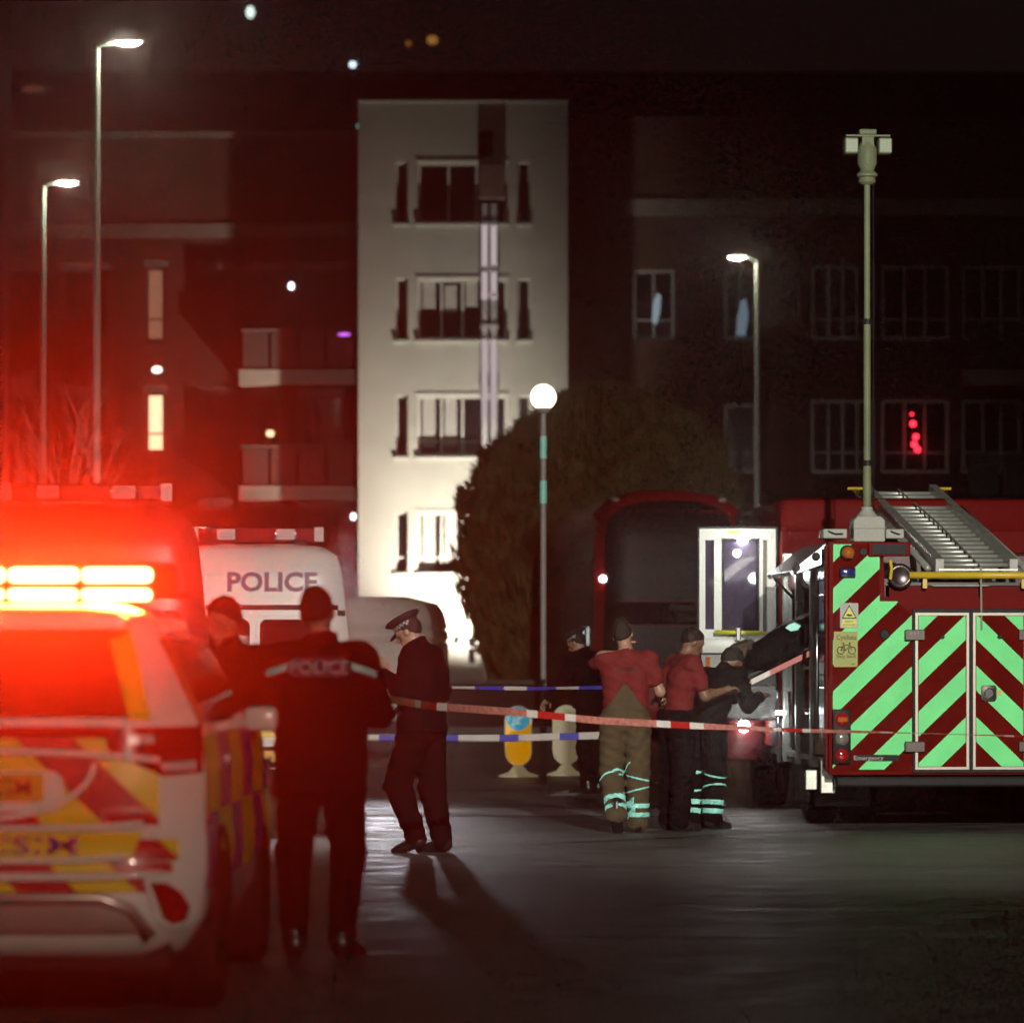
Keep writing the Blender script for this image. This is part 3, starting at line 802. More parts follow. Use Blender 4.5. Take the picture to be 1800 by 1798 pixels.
    for z,x1 in ((.790,.66),(.660,.60),(.592,.74)):
        obj('bumper_line', tube([(x,rf(x,z)-.02,z+.02*(abs(x)/x1)**4) for x in np.linspace(-x1,x1,21)],.013,8), M_WHITEP, t, smooth=True)
    M_SILV = mat('silver_skid_plate',(.55,.50,.46),.3,metal=.7,noise=.08)
    obj('skid_plate', tube([(-.70,rf(.6,.4)-.0,.36),(-.62,rf(.6,.45)-.05,.47),(-.5,rf(.5,.5)-.07,.515),(.5,rf(.5,.5)-.07,.515),(.62,rf(.6,.45)-.05,.47),(.70,rf(.6,.4),.36)],.02,10), M_SILV, t, smooth=True)
    obj('lower_bumper', patch(rf,[(-.70,.37),(.70,.37),(.60,.495),(-.60,.495)],.03), M_SILV, t, smooth=True)
    obj('underside', bx(-.76,.76,.2,4.3,.20,.34,bev=.02), M_BLACK, t)
    for s in (-1,1):
        for yy in (.95,3.62): wheel(t,s*.80,yy,.345,.24,s)
        obj('door_mirror', bx(s*.95-.08,s*.95+.08,2.75,2.85,1.13,1.25,bev=.035), M_WHITEP, t, smooth=40)
        obj('arch_trim', tube([(s*.905,.95+.41*math.cos(a),.345+.41*math.sin(a)) for a in np.linspace(.15,math.pi-.15,13)],.022,8), M_BLACK, t, smooth=True)
        obj('door_handle', bx(s*.915-.012,s*.915+.012,1.15,1.35,1.03,1.06,bev=.008), M_WHITEP, t)
    # the light bar on the roof, lit towards the viewer
    lb = obj('light_bar', bx(-.70,.70,.95,1.30,1.735,1.885,bev=.03), M_BLACK, t, smooth=40)
    for s in (-1,1):
        obj('end_lens', bx(s*.66-.035,s*.66+.035,.942,.955,1.76,1.86,bev=.003), M_REDL, lb)
        obj('bar_foot', bx(s*.5-.05,s*.5+.05,1.0,1.2,1.68,1.74), M_BLACK, lb)
    M_LBAR = emis('red_led_lit',(1.0,.16,.05), 40)
    for zc in ((1.796,1.856),(1.706,1.766)):
        for k in range(4):
            a = -.615+k*.312
            y = .928 if zc[0]>1.75 else .90
            x1 = a+.296
            lm = prism(rrect(a,x1,zc[0]+(0 if zc[0]>1.75 else .012),zc[1],.022,2),y,y+.004)
            for f_ in lm.faces: f_.material_index = 0 if f_.calc_center_median().y < y+.001 else 1
            obj('led_module', lm, [M_LBAR,M_BLACK], lb)
    # the light the two rows of modules throw out behind the car
    for zc,hh,y in ((1.825,.050,.924),(1.742,.034,.896)):
        d = bpy.data.lights.new('led_row','AREA'); d.shape = 'RECTANGLE'; d.size = 1.23; d.size_y = hh
        d.energy = LED_STRENGTH*1.23*hh; d.color = (1.0,.022,.0025); d.spread = R(150)
        o = bpy.data.objects.new('led_row_light', d); C.objects.link(o)
        o.matrix_world = Matrix.Translation(t.location) @ Matrix.Rotation(t.rotation_euler.z,4,'Z') @ Matrix.Translation((0,y,zc)) @ Matrix.Rotation(R(-90),4,'X')
    return t
LED_STRENGTH = 3700
police_car()

# ---------------------------------------------------------------- vans
def van_shell(h=2.62):
    k = h/2.62
    z = [.32,.40,.60,.95,1.15,1.40,1.70,2.10,2.35,2.50,2.58,2.62]
    return Shell([a*k if a>1 else a for a in z],[.86,.94,.985,.985,.98,.97,.945,.905,.875,.82,.70,.45],
                 [.06,.0,-.01,.0,.0,.01,.02,.05,.08,.13,.22,.45],
                 [5.8,5.85,5.88,5.85,5.6,5.0,4.8,4.45,4.25,4.1,3.9,3.6],dr=.13,pr=9,df=.5,pf=3)
def police_van(name,label,loc,rz,lettering,bar_dark,h=2.62,paint=None):
    t = thing(name,label,'van',loc,rz,None)
    sh = van_shell(h); rf = sh.rear; kz = h/2.62
    lv = [.32,.36,.40,.5,.6,.78,.95,1.15,1.4,1.7,1.9,2.1,2.25,2.35,2.43,2.5,2.55,2.58,2.605,2.62]
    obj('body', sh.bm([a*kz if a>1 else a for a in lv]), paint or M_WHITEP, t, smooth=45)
    for s in (-1,1):
        d = obj('rear_door', patch(rf,[(s*.012,.62),(s*.86,.62),(s*.84,1.5),(s*.80,2.02),(s*.012,2.02)],.010), paint or M_WHITEP, t, smooth=True)
        w = obj('rear_window', patch(rf,rrect(min(s*.05,s*.74),max(s*.05,s*.74),1.22,1.83,.07),.018), M_CARGL, t, smooth=True)
        obj('window_trim', patch(rf,[(s*.03,1.855),(s*.75,1.855),(s*.745,1.90),(s*.03,1.90)],.018), paint or M_WHITEP, t, smooth=True)
        tl = obj('tail_light', patch(rf,[(s*.87,.95),(s*.965,.95),(s*.95,1.45),(s*.865,1.45)],.016), M_REDL, t, smooth=True)
        obj('hinge', bx(s*.87-.04,s*.87+.04,rf(.87,1.9)-.03,rf(.87,1.9)+.0,1.87,1.92), M_BLACK, t)
        for k in range(4):
            obj('battenburg_block', side_patch(sh,[(.3+k*1.0,.95),(1.29+k*1.0,.95),(1.29+k*1.0,1.3),(.3+k*1.0,1.3)],s,.006), M_YEL if k%2 else M_RBLUE, t)
        obj('side_window', side_patch(sh,[(.5,1.4),(3.2,1.4),(3.2,1.95),(.55,1.95)],s,.008), M_CARGL, t)
        for yy in (1.1,4.75): wheel(t,s*.86,yy,.34,.23,s)
    obj('gutter_strip', patch(rf,[(-.84,1.925),(.84,1.925),(.835,1.975),(-.835,1.975)],.020), M_BLACK, t)
    for k in range(-2,2):
        for s in (-1,1):
            for c,m_ in ((0,M_YEL),(.22,M_RRED)):
                poly = [(s*.03,.64),(s*.84,.64),(s*.83,1.18),(s*.03,1.18)]
                c0 = .64+k*.44+c
                q = clip(poly,.9*s,1,c0+.22+.44); q = clip(q,-.9*s,-1,-(c0+.44)) if len(q)>2 else []
                if len(q)>2: obj('chevron_stripe', patch(rf,q,.015), m_, t)
    obj('bumper', bx(-.9,.9,-.09,.1,.36,.55,bev=.03), M_BLACK, t, smooth=40)
    pl = obj('number_plate', bx(-.26,.26,-.105,-.092,.40,.51), _mats['plate_yellow'], t)
    if lettering: obj('roof_lettering', text_bm('POLICE',.19,0,lettering,2.135*kz,sx=1.06,bold=.04,fn=lambda x,z: rf(x,z)-.012), mat('police_lettering',(.06,.004,.08),.4), t)
    zt = h-.03
    lb = obj('light_bar', bx(-.66,.66,.62,.92,zt+.06,zt+.20,bev=.03), bar_dark, t, smooth=40)
    for k in range(6):
        a = -.60+k*.202; obj('lens', bx(a,a+.185,.612,.626,zt+.075,zt+.185,bev=.003), M_CLRL if k%3==1 else M_REDL, lb)
    for s in (-1,1):
        obj('bar_end', bx(s*.64-.05,s*.64+.05,.60,.64,zt+.055,zt+.205,bev=.008), M_CLRL, lb)
        obj('bar_foot', bx(s*.45-.06,s*.45+.06,.66,.88,zt-.05,zt+.062), M_BLACK, lb)
    return t
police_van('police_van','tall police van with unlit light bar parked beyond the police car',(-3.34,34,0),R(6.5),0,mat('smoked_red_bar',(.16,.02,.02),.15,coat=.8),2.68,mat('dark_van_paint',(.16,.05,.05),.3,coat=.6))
police_van('police_van','white police van with dark POLICE lettering above its rear doors',(P(448,0,43.5).x,43.5,0),R(2.2),.17,mat('smoked_bar',(.10,.04,.05),.15,coat=.8),2.60)

# pale van beyond, with rounded ribbed roof
def pale_van():
    Y = 62.0; t = thing('panel_van','pale cream van with ribbed rounded back behind the capped officer','van',(P(625,0,Y).x,Y,0),R(-2))
    cream = mat('cream_paint',(.55,.48,.40),.45,coat=.3,noise=.08,ns=2)
    sh = Shell([.30,.5,.8,1.2,1.5,1.62,1.66,1.72,1.80,1.84,1.9,2.0,2.12,2.24,2.30],
               [1.0,1.08,1.1,1.1,1.10,1.10,1.065,1.10,1.09,1.05,1.08,1.06,1.02,.93,.7],
               [.0,-.03,-.03,-.02,.0,.0,.04,.0,.02,.06,.02,.04,.08,.16,.4],
               [5.2]*15,dr=.16,pr=8,df=.5,pf=3)
    obj('body', sh.bm([.30,.4,.5,.8,1.2,1.5,1.58,1.62,1.66,1.72,1.76,1.80,1.84,1.9,1.95,2.0,2.06,2.12,2.18,2.24,2.28,2.30]), cream, t, smooth=50)
    for s in (-1,1):
        obj('tail_light', patch(sh.rear,rrect(min(s*.86,s*1.02),max(s*.86,s*1.02),.95,1.3,.03),.02), M_REDL, t)
        il = obj('indicator', patch(sh.rear,rrect(min(s*.86,s*1.0),max(s*.86,s*1.0),.82,.93,.03),.02), emis('amber_lit',(1,.35,.05),4), t)
        obj('rear_door', patch(sh.rear,[(s*.015,.5),(s*.85,.5),(s*.85,1.6),(s*.015,1.6)],.012), cream, t)
        for yy in (1.0,4.2): wheel(t,s*.95,yy,.34,.24,s)
    obj('bumper', bx(-1.05,1.05,-.12,.05,.34,.52,bev=.03), M_BLACK, t)
    obj('marker_lamp', bx(.94,1.06,-.05,.02,1.12,1.17,bev=.01), emis('amber_lit2',(1,.45,.12),7), t)
    return t
pale_van()

# ---------------------------------------------------------------- double decker bus
def bus():
    Y = 72.0; t = thing('double_decker_bus','dark red double decker bus standing beyond the firefighters','bus',(P(1180,0,Y).x,Y,0),R(4.2))
    red = mat('bus_red',(.40,.013,.015),.4,noise=.06,spec=.3)
    sh = Shell([.28,.4,.8,1.5,2.2,2.9,3.5,3.85,4.05,4.18,4.24],[1.22,1.27,1.275,1.275,1.27,1.27,1.25,1.18,1.02,.70,.3],
               [.05,.0,.0,.02,.05,.05,.10,.18,.30,.48,.8],[10.4]*11,dr=.22,pr=5,df=.2,pf=6)
    obj('body', sh.bm([.28,.34,.4,.6,.8,1.2,1.5,1.9,2.2,2.6,2.9,3.2,3.5,3.7,3.85,3.96,4.05,4.12,4.18,4.22,4.24]), red, t, smooth=45)
    rf = sh.rear
    arch = [(-1.10,2.35),(1.10,2.35),(1.10,3.45),(1.02,3.72),(.85,3.90),(.5,4.01),(0,4.04),(-.5,4.01),(-.85,3.90),(-1.02,3.72),(-1.10,3.45)]
    M_BUSG = mat('bus_glass',(.010,.008,.008),.4,spec=.2)
    obj('upper_windscreen', patch(rf,arch,.012,.15), M_BUSG, t, smooth=True)
    obj('destination_panel', patch(rf,[(-1.12,1.95),(1.12,1.95),(1.10,2.34),(-1.10,2.34)],.012,.15), mat('bus_black',(.007,.006,.007),.6,spec=.1), t)
    obj('lower_windscreen', patch(rf,[(-1.14,.95),(1.14,.95),(1.12,1.94),(-1.12,1.94)],.012,.15), M_BUSG, t)
    dt = mat('faint_lettering',(.10,.085,.08),.6)
    obj('panel_lettering', text_bm('Alexander',.13,0,.35,2.20,fn=lambda x,z: rf(x,z)-.02), dt, t)
    obj('panel_lettering', text_bm('Dennis',.12,0,.35,2.02,fn=lambda x,z: rf(x,z)-.02), dt, t)
    obj('badge', patch(rf,[(-.92,1.86),(-.80,1.78),(-.92,1.70),(-1.04,1.78)],.022), dt, t)
    for x,z in ((-1.13,2.72),):
        obj('marker_lamp', lathe([(.055,rf(x,z)-.06),(.055,rf(x,z)+.02)],14,(x,0,z),'Y'), emis('bus_lamp',(.95,1,.95),9), t)
    for s in (-1,1):
        obj('roof_lamp', bx(s*.9-.06,s*.9+.06,rf(.9,4.0)-.03,rf(.9,4.0)+.04,4.02,4.07), M_CLRL, t)
        obj('head_lamp', patch(rf,rrect(min(s*.75,s*1.08),max(s*.75,s*1.08),.62,.80,.05),.02), M_CLRL, t)
        obj('indicator', patch(rf,rrect(min(s*.9,s*1.1),max(s*.9,s*1.1),.45,.58,.04),.02), emis('bus_indicator',(1,.38,.06),60 if s<0 else 10), t)
        for k in range(7):
            a = .6+k*1.35
            obj('upper_window', side_patch(sh,[(a,2.75),(a+1.28,2.75),(a+1.28,3.45),(a,3.45)],s,.008), M_BUSG, t)
            obj('lower_window', side_patch(sh,[(a,1.25),(a+1.28,1.25),(a+1.28,2.15),(a,2.15)],s,.008), M_BUSG, t)
        obj('waist_rail', side_patch(sh,[(.3,2.40),(10,2.40),(10,2.47),(.3,2.47)],s,.010), M_BAND, t)
        obj('cove_panel', side_patch(sh,[(.3,3.52),(10,3.52),(10,3.58),(.3,3.58)],s,.010), M_BAND, t)
        for yy in (2.2,7.8): wheel(t,s*1.1,yy,.48,.3,s)
    # yellow grab poles and saloon lamps behind the near windows
    for y_ in (1.1,2.0): obj('saloon_lamp', bx(-1.292,-1.285,y_,y_+.16,1.62,1.92), emis('bus_saloon_lamp',(.8,.95,.95),1.0), t)
    obj('hand_rail', bx(-1.292,-1.286,.45,.62,1.1,1.75), mat('rail_yellow',(.6,.38,.03),.5), t)
    return t
bus()
# ================================================================ FIRE ENGINE
def fire_engine():
    S = 208.0; cxp = 1715.0; Y0 = F_PX/S
    X = lambda px: (px-cxp)/S
    Z = lambda py: 1.5-(py-HOR)/S
    t = thing('fire_engine','red fire engine with green and red chevrons and raised lighting mast','fire engine',((cxp-900)/S,Y0,0),R(3.4))
    HW = 1.25
    YEL = mat('yellow_paint',(.62,.42,.03),.4,noise=.1)
    YELG = mat('fluorescent_yellow',(.55,.55,.04),.4)
    WH = mat('engine_white',(.36,.36,.31),.5,noise=.08,ns=5,spec=.2)
    DK = mat('locker_dark',(.010,.009,.009),.35)
    SHUT = mat('shutter_black',(.016,.014,.015),.16,coat=.5)
    # ---- body boxes
    obj('rear_panel', prism([(-HW,Z(1362)),(HW,Z(1362)),(HW,Z(952)),(1.0,Z(952)),(.80,Z(952)),(.80,Z(1052)),(X(1552),Z(1052)),(X(1552),Z(978)),(X(1552),Z(952)),(-HW,Z(952))],0,.10,bev=.012), M_REDP, t, smooth=40)
    obj('body_core', bx(-.72,HW-.03,.104,3.3,.62,2.06), M_REDP, t)
    obj('body_roof', bx(-HW+.02,HW-.02,.9,3.3,2.064,2.36,bev=.03), mat('roof_dark_red',(.05,.006,.006),.4), t)
    obj('roof_well', bx(X(1556),.78,.104,.88,2.064,2.09), DK, t)
    obj('chassis', bx(-.5,.5,.25,7.2,.52,.80), M_BLACK, t)
    obj('rear_bumper_beam', bx(-1.18,1.18,.04,.2,.36,.45,bev=.02), M_BLACK, t)
    obj('axle', tube([(-1.0,1.75,.46),(1.0,1.75,.46)],.075,12), M_BLACK, t, smooth=True)
    obj('axle_housing', lathe([(.05,-.25),(.22,-.15),(.22,.15),(.05,.25)],20,(.1,1.75,.46),'X'), M_BLACK, t, smooth=40)
    for s in (-1,1):
        obj('mud_flap', bx(s*.98-.24,s*.98+.24,1.12,1.14,.16,.62), M_BLACK, t)
        wheel(t,s*1.10,1.75,.46,.27,s); wheel(t,s*.78,1.75,.46,.27,s)
        wheel(t,s*1.08,5.6,.46,.28,s)
    # ---- chevrons on the rear
    def stripes(poly, mirror=None, y=-.006):
        base = Z(1161)
        out = 0
        for k in range(-6,9):
            z1 = base-k*.4327; z0 = z1-.2115
            sgn = -1 if mirror else 1
            # line z = z1 + .96*sgn*(x-x0), x0 = door gap
            x0 = X(1706)
            q = clip(poly,-.96*sgn,1,z1-.96*sgn*x0)
            if len(q)<3: continue
            q = clip(q,.96*sgn,-1,-(z0-.96*sgn*x0))
            if len(q)<3: continue
            obj('reflective_stripe', prism(q,y,y+.0035), M_BGREEN, t)
    red = M_CHEVRED
    # red sheeting under stripes
    upper = [(X(1463),Z(1300)),(X(1463),Z(957)),(X(1545),Z(957)),(X(1545),Z(1057)),(X(1575),Z(1057)),(X(1602),Z(1080)),(X(1602),Z(1355)),(X(1460),Z(1355))]
    obj('chevron_sheet', prism(upper,-.0025,-.0005), red, t)
    pa = [(X(1463),Z(1052)),(X(1463),Z(957)),(X(1545),Z(957)),(X(1545),Z(1052))]
    pb = [(X(1462),Z(1352)),(X(1462),Z(1052)),(X(1545),Z(1052)),(X(1549),Z(1056)),(X(1575),Z(1057)),(X(1602),Z(1078)),(X(1602),Z(1352))]
    stripes([(X(1462),Z(1352)),(X(1463),Z(957)),(X(1545),Z(957)),(X(1545),Z(1352))])
    stripes([(X(1545),Z(1352)),(X(1545),Z(1057)),(X(1576),Z(1057)),(X(1602),Z(1080)),(X(1602),Z(1352))],y=-.0061)
    # ---- twin rear doors
    M_TRIM = mat('door_trim',(.42,.38,.31),.4,metal=.3)
    for s in (-1,1):
        x0,x1 = (X(1607),X(1702)) if s<0 else (X(1709),X(1804))
        d = obj('rear_door', bx(x0-.02,x1+.02,-.022,-.003,Z(1358),Z(1070),bev=.004), M_BLACK, t)
        obj('door_frame', frame_bm(x0,x1,Z(1352),Z(1077),.022,-.040,-.0225), M_TRIM, d)
        obj('door_sheet', bx(x0+.0225,x1-.0225,-.030,-.0225,Z(1352)+.0225,Z(1077)-.0225), red, d)
        poly = [(x0+.028,Z(1352)+.026),(x1-.028,Z(1352)+.026),(x1-.028,Z(1077)-.026),(x0+.028,Z(1077)-.026)]
        stripes(poly, mirror=(s>0), y=-.0345)
        hx = x0-.01 if s<0 else x1+.01
        for hz in (1116,1312):
            h = obj('hinge', bx(hx-.08,hx+.09,-.062,-.041,Z(hz)-.045,Z(hz)+.045,bev=.006), mat('hinge_metal',(.07,.055,.05),.4,metal=.6), d)
            for q in range(3): obj('bolt', lathe([(.008,-.068),(.008,-.0615)],8,(hx-.03+q*.03,0,Z(hz)+.012),'Y'), M_CHROME, h)
        obj('rubber_stop', lathe([(.018,-.055),(.022,-.035)],12,((x0+x1)/2-.0,0,Z(1119)),'Y'), M_BLACK, d)
        if s>0:
            la = obj('latch', prism(rrect(X(1723),X(1750),Z(1232),Z(1204),.025),-.062,-.036,bev=.006), mat('hinge_metal'), d, smooth=40)
            obj('latch_bowl', lathe([(.035,-.066),(.045,-.0625)],16,(X(1737),0,Z(1218)),'Y'), M_CHROME, la)
            obj('latch_label', bx(X(1752),X(1759),-.037,-.0355,Z(1222),Z(1213)), YEL, d)
    # ---- lamps and signs on the left rear post
    cl = obj('tail_lamp_cluster', bx(X(1461),X(1493),-.05,-.007,Z(1342),Z(1246),bev=.012), M_BLACK, t, smooth=40)
    for py,m_ in ((1264,M_REDL),(1297,M_CLRL if False else mat('grey_lens',(.16,.14,.12),.2,coat=.5)),(1327,M_REDL)):
        obj('lens', lathe([(.058,-.052),(.058,-.058),(.045,-.072),(.02,-.078)],20,(X(1477),0,Z(py)),'Y'), m_, cl, smooth=40)
    obj('lens', bx(X(1469),X(1486),-.085,-.079,Z(1268),Z(1260)), M_AMBL, cl)
    bl = obj('amber_beacon', lathe([(.066,-.006),(.066,-.03),(.058,-.045)],24,(X(1488),0,Z(972)),'Y'), M_BLACK, t)
    bm = lathe([(.056,-.045),(.052,-.075),(.035,-.098),(.01,-.105)],24,(X(1488),0,Z(972)),'Y'); obj('lens', bm, M_AMBL, bl, smooth=True)
    bl = obj('blue_lamp', bx(X(1473),X(1502),-.03,-.007,Z(1016),Z(998),bev=.01), M_BLACK, t)
    obj('lens', bx(X(1475),X(1500),-.05,-.031,Z(1014),Z(1000),bev=.008), M_BLUEL, bl, smooth=40)
    obj('small_lamp', lathe([(.03,-.025),(.034,-.006)],14,(X(1516),0,Z(970)),'Y'), M_BLACK, t)
    wl = obj('work_lamp', bx(X(1524),X(1598),-.05,.05,Z(978),Z(953),bev=.008), M_REDP, t)
    obj('lens', bx(X(1530),X(1590),-.058,-.0505,Z(974),Z(957)), M_BLACK, wl)
    # warning triangle sign
    sg = obj('hazard_sign', bx(X(1475),X(1507),-.0105,-.0065,Z(1104),Z(1060)), mat('sign_backing',(.36,.35,.32),.5,noise=.06), t)
    ink = mat('sign_ink',(.02,.018,.015),.6)
    cx,zb,zt_ = X(1491),Z(1087),Z(1063)
    obj('triangle_border', prism([(cx-.064,zb),(cx+.064,zb),(cx,zt_)],-.0125,-.0108), ink, sg)
    obj('triangle', prism([(cx-.050,zb+.008),(cx+.050,zb+.008),(cx,zt_-.015)],-.0145,-.0128), YELG, sg)
    obj('symbol', prism([(cx-.026,zb+.028),(cx-.012,zb+.04),(cx+.02,zb+.032),(cx+.03,zb+.02),(cx-.012,zb+.018)],-.0165,-.0148), ink, sg)
    obj('caption_panel', bx(X(1478),X(1504),-.0125,-.0108,Z(1102),Z(1089)), YELG, sg)
    obj('caption', text_bm('KEEP A',.016,-.0135,cx,Z(1094),bold=.01), ink, sg)
    obj('caption', text_bm('DISTANCE',.016,-.0135,cx,Z(1100),bold=.01), ink, sg)
    # cyclists sign
    cs = obj('cyclist_sign', bx(X(1464),X(1506),-.0105,-.0065,Z(1172),Z(1110)), mat('sign_olive_yellow',(.30,.31,.05),.5,noise=.06), t)
    cx = X(1486)
    obj('caption', text_bm('Cyclists',.040,-.0125,cx,Z(1124),bold=.006), ink, cs)
    obj('caption', text_bm('Stay back',.032,-.0125,cx,Z(1156),bold=.006), ink, cs)
    wz = Z(1143)
    bmb = bmesh.new()
    for wx in (-.048,.048):
        pts = [(cx+wx+.030*math.cos(a),-.0135,wz+.030*math.sin(a)) for a in np.linspace(0,2*math.pi,19)]
        tube(pts,.0035,5,bmb)
    for a,b in (((-.048,0),(-.025,.045)),((-.025,.045),(.03,.045)),((.03,.045),(.048,0)),((-.048,0),(-.005,.0)),((-.005,0),(-.028,.058)),((-.005,0),(.03,.045)),((.03,.045),(.026,.065)),((-.04,.06),(-.018,.06)),((.02,.066),(.04,.062))):
        tube([(cx+a[0],-.0135,wz+a[1]),(cx+b[0],-.0135,wz+b[1])],.003,5,bmb)
    obj('bicycle_symbol', bmb, ink, cs)
    obj('arrow_mark', prism([(cx+.05,Z(1169)),(cx+.07,Z(1167)),(cx+.05,Z(1165))],-.0125,-.0108), ink, cs)
    eb = obj('label_strip', prism(rrect(X(1501),X(1579),Z(1337),Z(1326),.02),-.014,-.007), M_BLACK, t)
    obj('lettering', text_bm('Emergency',.036,-.0155,X(1525),Z(1335),sx=1.15,bold=.01), mat('strip_grey',(.35,.32,.28),.5), eb)
    obj('grommet', lathe([(.035,-.02),(.045,-.007)],14,(X(1554),0,Z(1115)),'Y'), M_BLACK, t)
    # ---- rear gantry: yellow roller bar, brackets, hose
    gb = obj('roller_bar', tube([(X(1597),-.02,Z(1011)),(HW,-.02,Z(1011))],.030,14), YEL, t, smooth=True)
    for px in (1625,1800): obj('bar_bracket', bx(X(px)-.018,X(px)+.018,-.01,.03,Z(1034),Z(1015)), YEL, gb)
    obj('guide_ring', lathe([(.075,-.02),(.095,-.03),(.11,0),(.095,.03),(.075,.02)],20,(X(1582),.02,Z(1013)),'Y'), mat('dark_ring',(.05,.035,.035),.25,metal=.6), t, smooth=True)
    obj('guide_hook', tube([(X(1564),.0,Z(1018)),(X(1566),-.01,Z(1000)),(X(1564),0,Z(985))],.014,8), YEL, t)
    for py,l,r in ((1029,1640,1740),(1054,1628,1680),(1054,1715,1785)):
        obj('rail', tube([(X(l),.06,Z(py)),(X(r),.06,Z(py))],.010,8), M_ALU, t)
    for k in range(5):
        obj('stowed_hose', tube([(X(1650)+k*.09,.3,2.12),(X(1650)+k*.09,.85,2.12)],.04,8), M_BLACK, t)
    # ---- ladder on the roof, sloping up to the front
    lad = obj('ladder', bx(X(1650),X(1790),.0,.03,Z(1003),Z(1000)), M_ALU, t)
    def lp(u,v): # u across 0..1, v along 0..1
        x0 = X(1652)+.0; x1 = X(1783)
        return Vector((x0+(x1-x0)*u, .02+4.4*v, Z(1003)+.80*v))
    for u,dx in ((0,0),(1,0)):
        a,b = lp(u,0),lp(u,1.0)
        bm = bmesh.new()
        for off,hgt,w in ((0,.10,.035),):
            d = (b-a).normalized(); nrm = Vector((1,0,0)).cross(d)*-1
            for q in (a,b): pass
            vs_ = []
            for q in (a,b):
                for sx in (-w,w):
                    for sz in (-.02,hgt): vs_.append(bm.verts.new(q+Vector((sx,0,0))+Vector((0,-d.z,d.y))*sz))
            for f in ((0,1,3,2),(4,5,7,6),(0,1,5,4),(2,3,7,6),(1,3,7,5),(0,2,6,4)): bm.faces.new([vs_[i] for i in f])
        obj('stile', bm, M_ALU, lad)
        # outer section beside it
        o2 = tube([a+Vector((-.10 if u==0 else .10,0,.02)),b+Vector((-.10 if u==0 else .10,0,.03))],.028,8)
        obj('outer_stile', o2, M_ALU, lad, smooth=True)
        obj('ladder_hook', tube([b+Vector((-.18 if u==0 else .02,0,.06)),b+Vector((-.02 if u==0 else .18,0,.06))],.014,8), YEL, lad)
    for k in range(19):
        v = (k+.5)/19
        obj('rung', tube([lp(0,v)+Vector((.036,0,.03)),lp(1,v)+Vector((-.036,0,.03))],.020,8), M_ALU, lad, smooth=True)
        if k%1==0:
            obj('lower_rung', tube([lp(0,v+.02)+Vector((.06,0,-.06)),lp(1,v+.02)+Vector((-.06,0,-.06))],.018,6), M_ALU, lad)
    obj('hauling_line', tube([lp(.5,.97)+Vector((-.03,0,.07)),lp(.52,.5)+Vector((0,0,.075)),lp(.55,0)+Vector((0,-.03,.03)),lp(.55,0)+Vector((.0,-.06,-.5))],.009,6), mat('rope',(.28,.26,.20),.9), lad)
    # ---- lighting mast and its box
    mx_,my = X(1535)+.02,.55
    mb = obj('mast_box', prism([(mx_-.135,Z(950)),(mx_+.135,Z(950)),(mx_+.135,Z(912)),(mx_+.10,Z(905)),(mx_-.10,Z(905)),(mx_-.135,Z(912))],my-.14,my+.14,bev=.008), WH, t)
    obj('lid_seam', bx(mx_-.137,mx_+.137,my-.143,my+.143,Z(926)-.006,Z(926)), M_BAND, mb)
    obj('mast_cone', lathe([(.10,Z(905)),(.09,Z(903)),(.05,Z(893)),(.05,Z(888))],16,(mx_,my,0)), WH, mb, smooth=40)
    for l,r in ((1455,1498),(1567,1600)):
        b_ = obj('roof_box', bx(X(l)+.02,X(r)+.02,my-.05,my+.25,Z(944),Z(927),bev=.01), WH, t)
        obj('box_handle', tube([(X(l)+.06,my-.055,Z(931)),(X(l)+.12,my-.075,Z(936)),(X(r)-.02,my-.075,Z(936))],.006,6), M_BLACK, b_)
    ztop = Z(318)+.04
    mast_m = mat('mast_paint',(.17,.19,.105),.5,noise=.15,ns=3,spec=.2)
    zs = [Z(893),Z(810),Z(558),ztop]
    rs = [.036,.031,.027]
    for i in range(3):
        lean = .0
        ms = obj('mast_section', tube([(mx_+.00,my,zs[i]),(mx_+.0,my,zs[i+1])],rs[i],14), mast_m, t, smooth=50)
        if i<2: obj('mast_collar', lathe([(rs[i]+.016,zs[i+1]-.02),(rs[i]+.016,zs[i+1]+.025)],14,(mx_,my,0)), M_BLACK, ms)
        obj('mast_cable', tube([(mx_+.055,my-.02,zs[i]),(mx_+.05,my-.02,zs[i+1])],.007,5), M_BLACK, ms)
    zh = ztop
    hd = obj('mast_head', lathe([(.05,zh-.02),(.075,zh),(.07,zh+.04),(.09,zh+.05),(.09,zh+.07),(.06,zh+.10),(.085,zh+.16),(.085,zh+.28),(.06,zh+.34)],18,(mx_,my,0)), mast_m, t, smooth=35)
    obj('head_plate', bx(mx_-.19,mx_+.19,my-.07,my+.07,zh+.385,zh+.40), mast_m, hd)
    obj('head_cap', bx(mx_-.075,mx_+.075,my-.07,my+.07,zh+.402,zh+.45,bev=.012), mast_m, hd)
    obj('neck', bx(mx_-.05,mx_+.05,my-.06,my+.06,zh+.3,zh+.384), mast_m, hd)
    for s in (-1,1):
        f = obj('floodlight', bx(mx_+s*.145-.06,mx_+s*.145+.06,my-.10,my+.06,zh+.235,zh+.375,bev=.018), mast_m, hd, smooth=40)
        obj('glass', bx(mx_+s*.145-.048,mx_+s*.145+.048,my-.105,my-.1005,zh+.25,zh+.36), mat('mast_glass',(.20,.24,.13),.4), f)
    # ---- nearside: lockers behind the wheel
    ls = -HW
    for a,b,z0,z1 in ((.06,.16,.5,2.4),(1.05,1.13,.5,2.3),(2.05,2.13,.5,2.3),(2.95,3.05,.5,2.4)):
        obj('locker_post', bx(ls-.02,ls+.06,a,b,z0,z1,bev=.006), M_ALU if a>.5 else M_REDP, t)
